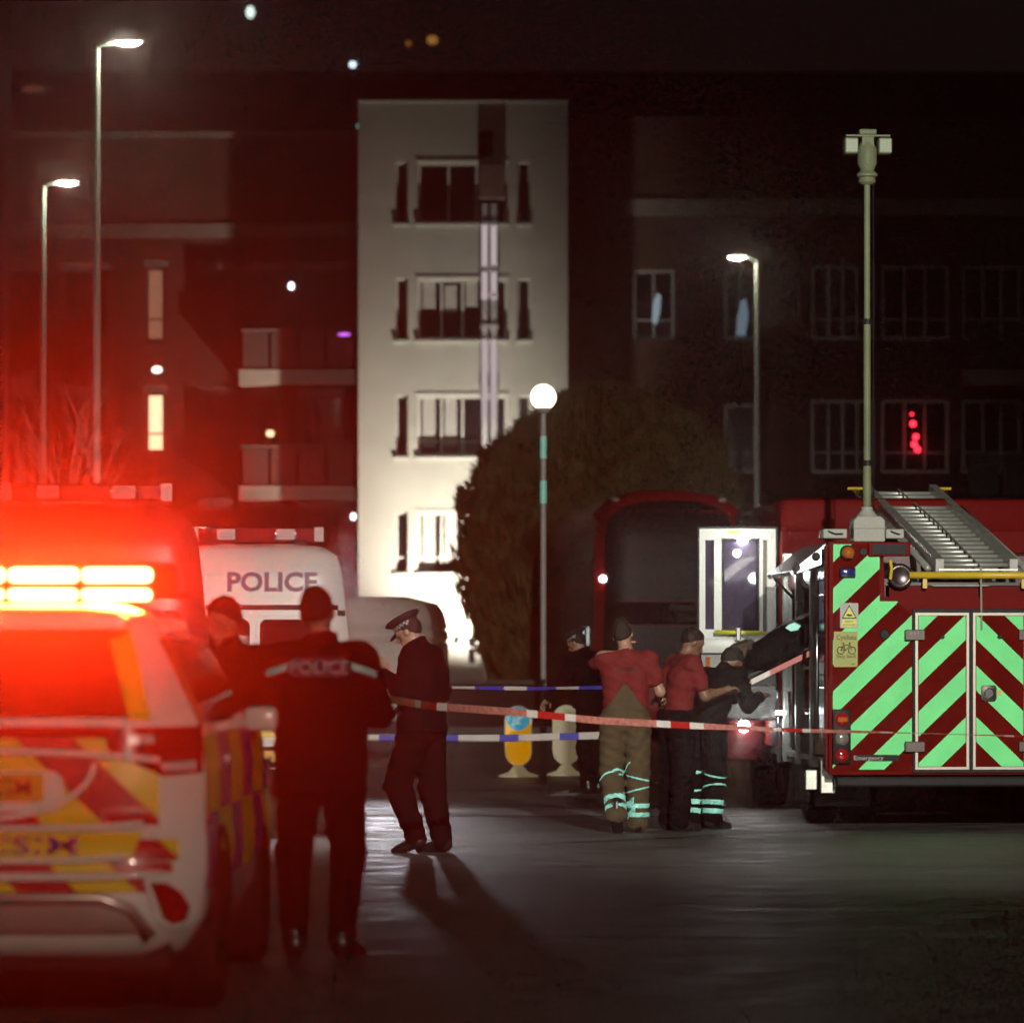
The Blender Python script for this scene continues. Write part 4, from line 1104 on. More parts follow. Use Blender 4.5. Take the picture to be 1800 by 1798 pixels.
    obj('locker_back', bx(ls+.45,ls+.50,.12,3.0,.6,2.06), DK, t)
    obj('locker_floor', bx(ls+.0,ls+.449,.17,2.94,.56,.60), M_ALU, t)
    # rear locker shutter, closed
    nsl = 14
    for k in range(nsl):
        z0 = .62+k*.115
        obj('shutter_slat', bx(ls+.005,ls+.022,.17,1.04,z0,z0+.108,bev=.004), SHUT, t)
    # open locker shelves
    for z in (.95,1.35,1.75): obj('shelf', bx(ls+.03,ls+.448,1.14,2.04,z,z+.02), DK, t)
    obj('grab_rail', tube([(ls-.06,.30,.75),(ls-.06,.30,2.1)],.018,10), M_CHROME, t, smooth=True)
    obj('grab_rail', tube([(ls-.05,2.10,.65),(ls-.07,2.10,1.15)],.016,10), M_CHROME, t, smooth=True)
    obj('grab_rail', tube([(ls-.05,3.02,.5),(ls-.07,3.02,1.15)],.016,10), M_CHROME, t, smooth=True)
    st = obj('lift_flap', prism([(ls-.30,Z(1002)-.01),(ls-.28,Z(1012)),(ls+.02,Z(990)),(ls+.02,Z(952))],.3,1.9,bev=.008), mat('flap_metal',(.50,.52,.54),.3,metal=.7), t)
    for yy in (.28,1.92): obj('gas_strut', tube([(ls-.26,yy,Z(1004)),(ls+.0,yy,Z(1060))],.012,8), M_CHROME, st)
    obj('flap_buffer', lathe([(.03,.285),(.035,.27),(.025,.25)],12,(ls-.07,0,Z(977)),'Y'), M_BLACK, st)
    obj('flap_buffer', lathe([(.03,.285),(.035,.27),(.025,.25)],12,(ls-.24,0,Z(997)),'Y'), M_BLACK, st)
    for zz in (.93,2.2): obj('locker_and_fill_lamp', bx(ls-.12,ls-.03,2.70,2.74,zz,zz+.04,bev=.006), emis('locker_and_fill_lit',(.95,.98,1),12), t)  # the lower one is added to brighten the open door's lower panel
    # splash guards behind rear wheel
    for x0,x1,z0,z1 in ((ls-.03,ls+.10,.30,.58),(ls-.16,ls-.06,.33,.50)):
        obj('step_plate', bx(x0,x1,.28,.34,z0,z1,bev=.008), M_ALU, t)
    # ---- cab
    cabm = M_REDP
    obj('cab_floor', bx(-1.2,1.2,3.32,7.6,.55,.78), M_BLACK, t)
    obj('cab_roof', bx(-1.22,1.22,3.4,7.5,2.52,2.92,bev=.07), cabm, t, smooth=40)
    obj('cab_rear_wall', bx(-1.24,1.24,3.33,3.42,.8,2.62,bev=.01), cabm, t)
    obj('cab_front', bx(-1.22,1.22,7.3,7.6,.6,1.5,bev=.05), cabm, t, smooth=40)
    obj('windscreen', bx(-1.15,1.15,7.42,7.46,1.502,2.52), M_CARGL, t)
    for s in (-1,1):
        lo = obj('cab_side', bx(s*1.22-.03,s*1.22+.03,3.43,7.3,.62,1.4,bev=.015), cabm, t, smooth=40)
        obj('cab_pillar', bx(s*1.20-.04,s*1.20+.04,3.43,3.6,1.402,2.52), cabm, t)
        obj('cab_pillar', bx(s*1.20-.04,s*1.20+.04,5.0,5.2,1.402,2.52), cabm, t)
        obj('side_glass', bx(s*1.2-.01,s*1.2+.01,5.22,7.25,1.402,2.4), M_CARGL, t)
        obj('arch', tube([(s*1.255,5.6+.55*math.cos(a),.46+.55*math.sin(a)) for a in np.linspace(.1,math.pi-.1,15)],.035,8), M_BLACK, t, smooth=True)
    # deep red flared valance and step behind the front wheel with a lit lamp
    obj('wheel_valance', bx(-1.66,-1.26,4.5,5.0,.46,.98,bev=.09), mat('valance_red',(.07,.004,.007),.3,coat=.4), t, smooth=40)
    obj('step_lamp', lathe([(.05,4.44),(.06,4.47),(.06,4.5)],16,(-1.46,0,.80),'Y'), emis('step_lamp_lit',(1,.98,.93),40), t)
    obj('valance_stripe', prism([(-1.64,.90),(-1.48,.90),(-1.48,.97),(-1.62,.97)],4.486,4.492), YELG, t)
    # ---- the open crew door seen from its inner side
    dx0,dx1 = -1.98,-1.27; dy = 3.55; s_ = F_PX/(Y0+dy)
    zl = lambda py: 1.5-(py-HOR)/s_
    dz0,dz1 = zl(1262),zl(930)
    fr = mat('door_inner_white',(.58,.60,.55),.4,noise=.06)
    door = obj('crew_door', frame_bm(dx0-.02,dx1+.02,dz0-.02,dz1+.02,.018,dy,dy+.07), M_BLACK, t)
    gx0,gx1,gz0,gz1 = dx0+.22,dx1-.17,zl(1106),zl(950)
    qx0,qx1 = dx0+.055,dx0+.135
    # inner frame pieces around the two panes
    ip = bmesh.new()
    bx(dx0,qx0,dy-.01,dy+.05,zl(1122),dz1,ip); bx(qx1,gx0,dy-.02,dy+.05,gz0,gz1,ip); bx(gx1,dx1,dy-.01,dy+.05,zl(1122),dz1,ip)
    bx(qx0,gx1,dy-.01,dy+.05,gz1,dz1,ip); bx(qx0,gx1,dy-.01,dy+.05,zl(1122),gz0,ip)
    obj('inner_frame', ip, fr, door)
    obj('window', bx(gx0,gx1,dy+.012,dy+.02,gz0,gz1), mat('door_glass',(.05,.04,.065),.06,spec=.8,noise=.3,ns=3), door)
    obj('quarter_window', bx(qx0,qx1,dy+.012,dy+.02,gz0,gz1), _mats['door_glass'], door)
    obj('window_seal', frame_bm(gx0-.012,gx1+.012,gz0-.012,gz1+.012,.022,dy-.03,dy-.0205), M_BLACK, door)
    obj('seal_channel', bx(gx1+.05,gx1+.085,dy-.018,dy-.0105,gz0-.02,gz1), mat('seal_olive',(.10,.09,.06),.5), door)
    obj('lower_panel', bx(dx0+.02,dx1,dy-.012,dy+.05,dz0,zl(1205),bev=.012), fr, door, smooth=40)
    obj('mid_panel', bx(dx0+.02,dx1,dy+.01,dy+.05,zl(1204),zl(1123)), mat('panel_grey',(.22,.22,.20),.5), door)
    obj('shelf_panel', bx(dx0+.0,dx1-.05,dy-.08,dy-.0125,zl(1148),zl(1122),bev=.015), fr, door, smooth=40)
    gr = obj('grab_handle', tube([(dx0+.13,dy-.13,zl(1111)),(dx1-.12,dy-.13,zl(1113))],.02,12), YELG, door, smooth=True)
    obj('handle_clamp', bx(dx0+.32,dx0+.37,dy-.16,dy-.02,zl(1126),zl(1102),bev=.01), M_CHROME, gr)
    obj('yellow_strip', prism([(dx0+.37,zl(1242)),(dx0+.41,zl(1242)),(dx0+.50,zl(1212)),(dx0+.46,zl(1212))],dy-.02,dy-.014), YELG, door)
    obj('warning_label', bx(dx0+.04,dx0+.22,dy-.017,dy-.0125,zl(1254),zl(1245)), YELG, door)
    obj('amber_label', bx(dx0+.06,dx0+.10,dy-.004,dy+.008,zl(1175),zl(1155)), M_AMBL, door)
    obj('top_label', bx(dx0+.27,dx0+.40,dy-.014,dy-.0105,dz1-.05,dz1-.015), YEL, door)
    dl = obj('door_lamp', lathe([(.045,-.05),(.05,-.02),(.05,-.011)],16,(dx0+.40,dy,zl(949)),'Y'), emis('door_lamp_lit',(1,.98,1),60), door)
    m4 = t.matrix_world
    # red/white sloping rack pulled out of the open locker
    return t
eng = fire_engine()
bpy.context.view_layer.update()
EW = eng.matrix_basis.copy()
def on_engine(x,y,z): return EW @ Vector((x,y,z))
# locker strip light by the open door, added low fill, and the lamp on the door
point('door_lamp_light', on_engine(-1.60,3.30,2.42), 5, (1,.97,.92), .04)
point('locker_and_fill_light', on_engine(-1.36,2.6,2.2), 6, (.95,.98,1.0), .05)
point('locker_and_fill_light', on_engine(-1.40,2.75,.95), 4, (.95,.98,1.0), .05)  # added fill for the lower door panel
point('step_lamp_light', on_engine(-1.46,4.36,.80), 3, (1,.98,.95), .04)

# sloping rack with black kit, drawn out of the open locker
def rack():
    t = thing('equipment_rack','sloping red edged rack of black kit pulled out of the fire engine locker','rack',on_engine(-1.22,1.55,1.50),R(3.4))
    def q(x): return -.50*x   # falls outwards
    bm = bmesh.new()
    pts = lambda x,y,z: bm.verts.new((x,y,z))
    for y0,y1 in ((-.42,.42),):
        a = [(-.72,-.36),(.10,.04),(.10,.075),(-.72,-.325)]
        A = [pts(x,y0,z) for x,z in a]; B = [pts(x,y1,z) for x,z in a]
        bm.faces.new(A); bm.faces.new(B[::-1])
        for i in range(4): bm.faces.new((A[i],B[i],B[(i+1)%4],A[(i+1)%4]))
    obj('tray', bm, M_BLACK, t)
    for k in range(5):
        u0,u1 = k/5,(k+1)/5
        f = lambda u,dz: (-.72+.82*u, -.36+.40*u+dz)
        obj('edge_strip', prism([f(u0,-.005),f(u1,-.005),f(u1,.045),f(u0,.045)],-.430,-.4215), M_TW if k==1 else M_TR, t)
    obj('tray_foot', bx(-.78,-.68,-.4,-.3,-.42,-.33,bev=.01), M_BLACK, t)
    return t
rack()
def kit_bundle(label, c, sc, seed, m, name='kit_bag', cat='bag'):
    bm = bmesh.new(); bmesh.ops.create_icosphere(bm,subdivisions=4,radius=1)
    r3 = random.Random(seed); ph = [r3.uniform(0,6) for _ in range(6)]
    for v_ in bm.verts:
        p = v_.co.copy(); s = 1+.10*math.sin(p.x*5+ph[0])*math.sin(p.z*4+ph[1])+.07*math.sin(p.y*9+ph[2]+p.x*6)+.05*math.sin(p.z*13+ph[3]+p.x*9)
        q = Vector([math.copysign(abs(a)**.7,a) for a in p])*s
        v_.co = Vector((q.x*sc[0],q.y*sc[1],q.z*sc[2]))
        v_.co.z += .5*v_.co.x
    o = obj(name, bm, m, smooth=True); o.location = on_engine(*c); o.rotation_euler = (0,0,R(3.4))
    return tag(o,label,cat)
kit = mat('black_kit',(.006,.0055,.0055),.8,noise=.3,ns=12,spec=.08)
kit_bundle('large black kit bag lying on the sloping rack',(-1.50,1.5,1.55),(.34,.26,.15),1,kit)
kit_bundle('dark folded jacket piled at the upper end of the sloping rack',(-1.30,1.55,1.68),(.20,.24,.12),2,kit,'folded_jacket','jacket')
kit_bundle('brown breathing hose coil at the lower end of the sloping rack',(-1.86,1.45,1.49),(.13,.16,.09),3,mat('brown_kit',(.05,.032,.018),.7,noise=.3,ns=12),'hose_coil','hose')
jb = obj('reflective_scrap', prism([(-.05,-.02),(.0,-.05),(.06,-.04),(.09,.0),(.03,.03),(-.02,.01)],-.01,.01,bev=.004), mat('teal_reflective'))
jb.location = on_engine(-1.42,1.22,1.73); tag(jb,'small teal reflective patch on the kit above the rack','patch')
# ================================================================ PEOPLE
def surface_nets(F, org, h):
    'smooth quad mesh of the zero level of F'
    nx,ny,nz = F.shape
    ins = F < 0
    c = np.zeros((nx-1,ny-1,nz-1),np.int32)
    offs = [(i,j,k) for i in (0,1) for j in (0,1) for k in (0,1)]
    for i,j,k in offs: c += ins[i:nx-1+i,j:ny-1+j,k:nz-1+k]
    act = (c>0)&(c<8)
    idx = -np.ones(act.shape,np.int64); ii = np.argwhere(act); idx[act] = np.arange(len(ii))
    pos = np.zeros((len(ii),3)); cnt = np.zeros(len(ii))
    for a in offs:
        for ax in range(3):
            if a[ax]==1: continue
            b = list(a); b[ax]=1
            fa = F[ii[:,0]+a[0],ii[:,1]+a[1],ii[:,2]+a[2]]; fb = F[ii[:,0]+b[0],ii[:,1]+b[1],ii[:,2]+b[2]]
            x = (fa<0)!=(fb<0)
            t = np.where(x, fa/np.where(fa==fb,1,fa-fb), 0)
            p = np.array(a,float)[None,:].repeat(len(ii),0); p[:,ax] += t
            pos[x] += p[x]; cnt[x] += 1
    V = (ii+pos/cnt[:,None])*h+np.array(org)
    quads = []
    for ax in range(3):
        sl0 = [slice(None)]*3; sl1 = [slice(None)]*3; sl0[ax]=slice(0,-1); sl1[ax]=slice(1,None)
        s0,s1 = ins[tuple(sl0)],ins[tuple(sl1)]
        e = np.argwhere(s0!=s1); u,v = (ax+1)%3,(ax+2)%3
        e = e[(e[:,u]>0)&(e[:,v]>0)&(e[:,u]<F.shape[u]-1)&(e[:,v]<F.shape[v]-1)]
        flip = s0[e[:,0],e[:,1],e[:,2]]
        q = []
        for du,dv in ((0,0),(-1,0),(-1,-1),(0,-1)):
            f = e.copy(); f[:,u]+=du; f[:,v]+=dv; q.append(idx[f[:,0],f[:,1],f[:,2]])
        q = np.stack(q,1); q[~flip] = q[~flip][:,::-1]; quads.append(q)
    return V, np.concatenate(quads)

def cone_d(Pt, a, b, ra, rb):
    a = np.array(a,float); b = np.array(b,float); d = b-a; L2 = max(float(d@d),1e-9)
    t = np.clip(((Pt-a)@d)/L2,0,1)
    return np.linalg.norm(Pt-(a+t[...,None]*d),axis=-1)-(ra+(rb-ra)*t)
def ell_d(Pt, c, r, M=None):
    q = Pt-np.array(c,float)
    if M is not None: q = q@M
    k = np.linalg.norm(q/np.array(r),axis=-1)
    return (k-1)*min(r)
def smin(a,b,k):
    h = np.clip(.5+.5*(b-a)/k,0,1)
    return b*(1-h)+a*h-k*h*(1-h)

def sdf(prims, k=.03):
    def f(Pt):
        d = None
        for p in prims:
            e = cone_d(Pt,*p[1:]) if p[0]=='c' else ell_d(Pt,*p[1:])
            d = e if d is None else smin(d,e,k)
        return d
    return f
def bounds(prims):
    lo = np.full(3,9.); hi = -lo
    for p in prims:
        if p[0]=='c':
            for q,r in ((p[1],p[3]),(p[2],p[4])): lo = np.minimum(lo,np.array(q)-r); hi = np.maximum(hi,np.array(q)+r)
        else: lo = np.minimum(lo,np.array(p[1])-max(p[2])); hi = np.maximum(hi,np.array(p[1])+max(p[2]))
    return lo-.06,hi+.06
def mesh_sdf(fn, lo, hi, h, name):
    n = np.ceil((hi-lo)/h).astype(int)+1
    g = np.stack(np.meshgrid(*[lo[i]+h*np.arange(n[i]) for i in range(3)],indexing='ij'),-1)
    F = fn(g)
    V,Q = surface_nets(F,lo,h)
    me = bpy.data.meshes.new(name); me.from_pydata(V.tolist(),[],Q.tolist()); me.update(); me.shade_smooth()
    return me

def hand_prims(w, d, up, curl=.5, s=1.0, side=1):
    'palm and five fingers from wrist w along d; palm normal up; thumb on the given side'
    w = np.array(w,float); d = np.array(d,float); d /= np.linalg.norm(d)
    up = np.array(up,float); up -= d*(up@d); up /= np.linalg.norm(up); lat = np.cross(d,up)*side
    pr = [('c',tuple(w),tuple(w+d*.05*s),.026*s,.030*s)]
    for q in (-.028,-.01,.01,.028):
        pr.append(('c',tuple(w+d*.03*s+lat*q*s),tuple(w+d*.085*s+lat*q*1.05*s),.015*s,.0135*s))
    Ls = (.062,.075,.070,.055)
    for q,L in zip((.029,.010,-.010,-.028),Ls):
        p = w+d*.09*s+lat*q*1.08*s; ang = 0.0; r = .0095*s
        for f in (.45,.32,.25):
            ang += curl*.9
            dd = d*math.cos(ang)-up*math.sin(ang); p2 = p+dd*L*f*s
            pr.append(('c',tuple(p),tuple(p2),r,r*.9)); p = p2; r *= .9
    p = w+d*.025*s+lat*.026*s
    for k,L in enumerate((.042,.032,.024)):
        dd = d*(.55+.15*k)+lat*(.75-.3*k)-up*(.25+.2*k); dd /= np.linalg.norm(dd); p2 = p+dd*L*s
        pr.append(('c',tuple(p),tuple(p2),.0125*s-.001*k,.011*s-.001*k)); p = p2
    return pr

SKIN = mat('skin',(.36,.19,.13),.5,noise=.1,ns=25)
SKIN2 = mat('skin_tan',(.20,.10,.062),.5,noise=.1,ns=25)
HAIR = mat('dark_hair',(.014,.008,.006),.6,noise=.3,ns=60,bump=.6,bs=120)
UNIF = mat('black_uniform',(.0045,.004,.005),.85,noise=.08,ns=14,bump=.15,bs=30,spec=.04)
UNIFT = mat('black_trousers',(.0045,.004,.0045),.85,noise=.08,ns=14,spec=.04)
BOOT = mat('black_boot',(.012,.011,.011),.35)
TSH = mat('red_tshirt',(.15,.007,.006),.85,noise=.18,ns=10,bump=.2,bs=25)
TAN = mat('tan_trousers',(.068,.045,.019),.85,noise=.2,ns=9,bump=.3,bs=25)
TEAL = mat('teal_reflective')

def person(label, loc, rz, J, skin=SKIN, hair=HAIR, top=('jacket',UNIF), legs=UNIFT, build=1.0, group=None, shin_bands=False, cap=False, look=(0,1,0), hair_len=.0, hem=.90, waist_band=None, seed=1):
    '''J: joints. Person faces +y. Everything in metres, feet on z=0'''
    t = thing('person', label, 'person', loc, rz, group)
    B = build
    g = lambda k: np.array(J[k],float)
    neck, head = g('neck'), g('head')
    look = np.array(look,float); look /= np.linalg.norm(look)
    upv = head-neck; upv /= np.linalg.norm(upv)
    fy = look-upv*(look@upv); fy /= np.linalg.norm(fy); fx = np.cross(fy,upv)
    M = np.stack([fx,fy,upv],1)       # columns: head axes
    hp = lambda a,b,c: tuple(head+fx*a+fy*b+upv*c)
    hd = [('e',hp(0,0,.015),(.076,.095,.105),M),('c',hp(0,.03,-.06),hp(0,.045,-.085),.055,.042),
          ('c',hp(0,.085,.01),hp(0,.112,-.03),.012,.016),('c',hp(-.03,.085,-.066),hp(.03,.085,-.066),.012,.012),
          ('c',hp(-.045,.075,.028),hp(.045,.075,.028),.014,.014)]
    ears = [('e',hp(s*.078,-.005,-.01),(.012,.02,.033),M) for s in (-1,1)]
    chest,waist,pel = g('chest'),g('waist'),g('pelvis')
    body = [('c',tuple(neck-upv*.04),tuple(head-upv*.05),.058*B,.052)]
    shl,shr = g('sh_l'),g('sh_r')
    body += [('c',tuple(shl),tuple(shr),.068*B,.068*B),('c',tuple((shl+shr)/2),tuple(neck),.085*B,.055)]
    torso = []
    latv = (shr-shl)/np.linalg.norm(shr-shl)
    for s in (-1,1):
        torso += [('c',tuple(chest+latv*s*.085*B),tuple(waist+latv*s*.07*B),.112*B,.098*B),('c',tuple(waist+latv*s*.07*B),tuple(pel+latv*s*.07*B),.098*B,.108*B),
                  ('c',tuple((shl if s<0 else shr)*.8+chest*.2),tuple(chest+latv*s*.08),.075*B,.105*B)]
    body += torso
    arms = []
    for s,n in ((-1,'l'),(1,'r')):
        sh,el,wr = g('sh_'+n),g('el_'+n),g('wr_'+n)
        arms.append((sh,el,wr))
        body += [('c',tuple(sh),tuple(el),.056*B,.042*B),('c',tuple(el),tuple(wr),.043*B,.029)]
    legp = []
    for n in ('l','r'):
        hi_,kn,an = g('hip_'+n),g('kn_'+n),g('an_'+n)
        legp += [('c',tuple(hi_),tuple(kn),.085*B,.055*B),('c',tuple(kn),tuple((kn*.62+an*.38)),.055*B,.055*B),('c',tuple((kn*.62+an*.38)),tuple(an),.055*B,.038)]
    allp = body+legp+hd
    lo,hi = bounds(allp); f_body = sdf(allp,.022); f_ears = sdf(ears,.008)
    me = mesh_sdf(lambda q: np.minimum(f_body(q),f_ears(q)),lo,hi,.0125,'body')
    bm = bmesh.new(); bm.from_mesh(me)
    for n,(sh,el,wr) in zip('lr',arms):
        d = J.get('hand_'+n); d = np.array(d,float) if d is not None else wr-el
        up = np.array(J.get('palm_'+n,(0,0,1)),float)
        hpz = hand_prims(wr-d/np.linalg.norm(d)*.01,d,up,J.get('curl_'+n,.45),1.05,1 if n=='l' else -1)
        l2,h2 = bounds(hpz); m2 = mesh_sdf(sdf(hpz,.008),l2+.04,h2-.04,.0065,'hand'); bm.from_mesh(m2); bpy.data.meshes.remove(m2)
    me.clear_geometry(); bm.to_mesh(me); bm.free(); me.shade_smooth()
    ob_body = obj('body', me, skin, t)
    # eyes
    for s in (-1,1):
        e = bmesh.new(); bmesh.ops.create_uvsphere(e,u_segments=10,v_segments=8,radius=.011)
        for v_ in e.verts: v_.co += Vector(hp(s*.031,.083,.012))
        obj('eye', e, mat('eye_white',(.5,.46,.42),.3), ob_body, smooth=True)
    def wr_noise(q, amp, s):
        return amp*(np.sin(q[...,2]*38+np.sin(q[...,0]*17+s)*2.2+s)*np.sin(q[...,0]*23+q[...,1]*19+s*2)+.6*np.sin(q[...,2]*71+q[...,0]*33+s))
    # top
    kind, tm = top
    thick = .018 if kind=='jacket' else .008
    infl = lambda pr,e: [(p[0],p[1],p[2],p[3]+e,p[4]+e) for p in pr]
    tp = infl(body[1:],thick)
    tp = [p for p in tp]
    narm = 4
    tp_t = tp[:-narm]
    for sh,el,wr in arms:
        if kind=='jacket':
            tp_t += [('c',tuple(sh),tuple(el),.064*B+thick,.054*B+thick*.7),('c',tuple(el),tuple(el+(wr-el)*.93),.052*B+thick*.6,.040*B+thick*.4)]
        else:
            tp_t += [('c',tuple(sh),tuple(sh+(el-sh)*.62),.064*B+thick,.062*B+thick)]
    hipc = (g('hip_l')+g('hip_r'))/2
    if kind=='jacket':
        for s in (-1,1): tp_t.append(('c',tuple(pel+latv*s*.06),tuple(hipc+latv*s*.065+np.array((0,0,hem-hipc[2]))),.128*B,.135*B))
    ft = sdf(tp_t,.03)
    nd = upv
    coll = neck+upv*(.045 if kind=='jacket' else .012)
    hemz = hem if kind=='jacket' else J.get('tee_hem',1.0)
    def f_top(q):
        d = ft(q)+wr_noise(q,.006 if kind=='jacket' else .0045,seed)
        d = np.maximum(d, hemz-q[...,2])
        return np.maximum(d,(q-coll)@nd)
    lo,hi = bounds(tp_t)
    o_top = obj('jacket' if kind=='jacket' else 'shirt', mesh_sdf(f_top,lo,hi,.0125,'top'), tm, t)
    if kind=='jacket':
        cp = [('c',tuple(neck-upv*.03),tuple(neck+upv*.05),.078*B,.072*B)]
        lo,hi = bounds(cp); fc = sdf(cp)
        obj('collar', mesh_sdf(lambda q: np.maximum(fc(q),(q-neck-upv*.06)@upv),lo,hi,.01,'collar'), tm, o_top)
    # trousers
    lp = []
    for n in ('l','r'):
        hi_,kn,an = g('hip_'+n),g('kn_'+n),g('an_'+n)
        w = J.get('leg_w',.0)
        lp += [('c',tuple(hi_),tuple(kn),.100*B+w,.074*B+w),('c',tuple(kn),tuple(an+np.array((0,0,.0))),.074*B+w,.066+w)]
    lp += [('c',tuple(pel+latv*s*.06),tuple(hipc+latv*s*.065),.122*B,.112*B) for s in (-1,1)]
    wz = J.get('waist_z',pel[2]+.06)
    flg = sdf(lp,.025)
    def f_leg(q):
        d = flg(q)+wr_noise(q,.006,seed+3)
        return np.maximum(d,q[...,2]-wz)
    lo,hi = bounds(lp)
    o_leg = obj('trousers', mesh_sdf(f_leg,lo,hi,.0125,'trousers'), legs, t)
    if waist_band:
        obj('yoke', mesh_sdf(lambda q: np.maximum(np.maximum(ft(q)-.006, np.abs(q[...,0]-pel[0])+ (q[...,2]-wz)*.75-.16), np.maximum(q[...,2]-wz-.2, wz-.03-q[...,2])),lo-.05,hi+.25,.0125,'yoke'), legs, o_leg)
    if shin_bands:
        for n in ('l','r'):
            kn,an = g('kn_'+n),g('an_'+n); d = (an-kn); L = np.linalg.norm(d); d = d/L
            specs = [(.68,.024,0.0),(.86,.024,0.0),(.12,.010,.22)]+([(.36,.010,-.25)] if n=='r' else [])
            for u,w,tl in specs:
                c = kn+d*L*u; nn = d+np.array((tl*(1 if n=='l' else -1),.1*tl,0)); nn /= np.linalg.norm(nn)
                lo2,hi2 = c-.16,c+.16
                obj('reflective_band', mesh_sdf(lambda q: np.maximum(np.maximum(f_leg(q)-.004, -(f_leg(q)+.006)), np.abs((q-c)@nn)-w),lo2,hi2,.0085,'band'), TEAL, o_leg)
    # boots
    for n in ('l','r'):
        an = g('an_'+n); td = np.array(J.get('toe_'+n,(0,1,-.25)),float); td /= np.linalg.norm(td)
        heel = an+np.array((0,-.02,-.03))
        toe = heel+td*.20
        bp = [('c',tuple(an+np.array((0,0,.10))),tuple(heel),.052,.055),('c',tuple(heel),tuple(toe),.05,.040)]
        lo,hi = bounds(bp); fb = sdf(bp,.03)
        fl = J.get('floor_'+n,0.0)
        obj('boot', mesh_sdf(lambda q: np.maximum(fb(q),fl-q[...,2]),lo,hi,.0125,'boot'), BOOT, t)
    # hair
    if hair is not None:
        hr = [('e',hp(0,-.008,.026),(.084,.103,.112+hair_len),M)]
        fh = sdf(hr); lo,hi = bounds(hr)
        def f_hair(q):
            qq = (q-head)@M
            d = fh(q)+.003*np.sin(qq[...,0]*90)*np.sin(qq[...,1]*80+qq[...,2]*60)
            d = np.maximum(d, (qq[...,1]-.045)*.8-(qq[...,2]-.045)*.9)      # hairline over the brow
            d = np.maximum(d, -.088-qq[...,2]+np.maximum(0,qq[...,1]+.03)*1.1)
            return d
        obj('hair', mesh_sdf(f_hair,lo,hi,.009,'hair'), hair, t)
    if cap:
        bm = lathe([(.086,.03),(.090,.075)],32,sx=.93,sy=1.12)
        bm.faces.ensure_lookup_table()
        chk = bmesh.new()
        for r_ in range(2):
            for k in range(40):
                a0,a1 = 2*math.pi*k/40,2*math.pi*(k+1)/40; z0 = .038+r_*.014
                f = chk.faces.new([chk.verts.new((.0915*.93*math.cos(a),.0915*1.12*math.sin(a),z)) for a,z in ((a0,z0),(a1,z0),(a1,z0+.014),(a0,z0+.014))])
                f.material_index = (k+r_)%2
        crown = lathe([(.092,.072),(.128,.098),(.132,.108),(.118,.122),(.06,.130),(.005,.131)],32,sx=.93,sy=1.10)
        peak = bmesh.new()
        A = []; Bv = []
        for k in range(13):
            a = R(35+110*k/12); A.append(peak.verts.new((.085*.93*math.cos(a),.088*1.12*math.sin(a),.036))); Bv.append(peak.verts.new((.092*math.cos(a),.088*1.12*math.sin(a)+.062*math.sin(math.pi*k/12)+.004,.036-.03*math.sin(math.pi*k/12))))
        for k in range(12): peak.faces.new((A[k],A[k+1],Bv[k+1],Bv[k]))
        ext = bmesh.ops.extrude_face_region(peak,geom=peak.faces[:]); bmesh.ops.translate(peak,verts=[e for e in ext['geom'] if isinstance(e,bmesh.types.BMVert)],vec=(0,0,-.004))
        mtx = Matrix([[fx[i],fy[i],upv[i],head[i]] for i in range(3)]+[[0,0,0,1]])
        cm = mat('cap_cloth',(.012,.011,.014),.7); 
        for b_ in (bm,chk,crown,peak): b_.transform(mtx)
        oc = obj('cap', crown, cm, t, smooth=40)
        obj('cap_band', bm, cm, oc, smooth=40)
        obj('chequered_band', chk, [mat('check_white',(.32,.30,.29),.5),cm], oc)
        obj('peak', peak, BOOT, oc, smooth=True)
    t['_top'] = 0
    del t['_top']
    return t, f_top, o_top

def stand(dx=0, spread=.10, **kw):
    J = dict(head=(0,.02,1.68),neck=(0,0,1.53),chest=(0,0,1.32),waist=(0,0,1.10),pelvis=(0,0,.97),
             sh_l=(-.185,0,1.455),sh_r=(.185,0,1.455),el_l=(-.25,-.03,1.17),el_r=(.25,-.03,1.17),wr_l=(-.25,.08,.93),wr_r=(.25,.08,.93),
             hip_l=(-.095,0,.93),hip_r=(.095,0,.93),kn_l=(-spread,.02,.50),kn_r=(spread,.02,.50),an_l=(-spread-.01,-.02,.09),an_r=(spread+.01,-.02,.09))
    J.update(kw); return J

# 1 -- officer with POLICE across the back, seen from behind
t1,f1,o1 = person('officer seen from behind with POLICE panel across broad dark jacket', (-.945,21.4,0), R(2),
    stand(head=(-.02,.03,1.695),el_l=(-.29,.04,1.20),el_r=(.285,.05,1.20),wr_l=(-.22,.26,1.20),wr_r=(.16,.26,1.22),hand_l=(1,.3,0),hand_r=(-1,.3,0),spread=.135,
          an_l=(-.13,-.02,.09),an_r=(.10,.02,.09),toe_r=(.4,.8,-.2)), top=('jacket',UNIF), build=1.22, hem=.80, seed=2)
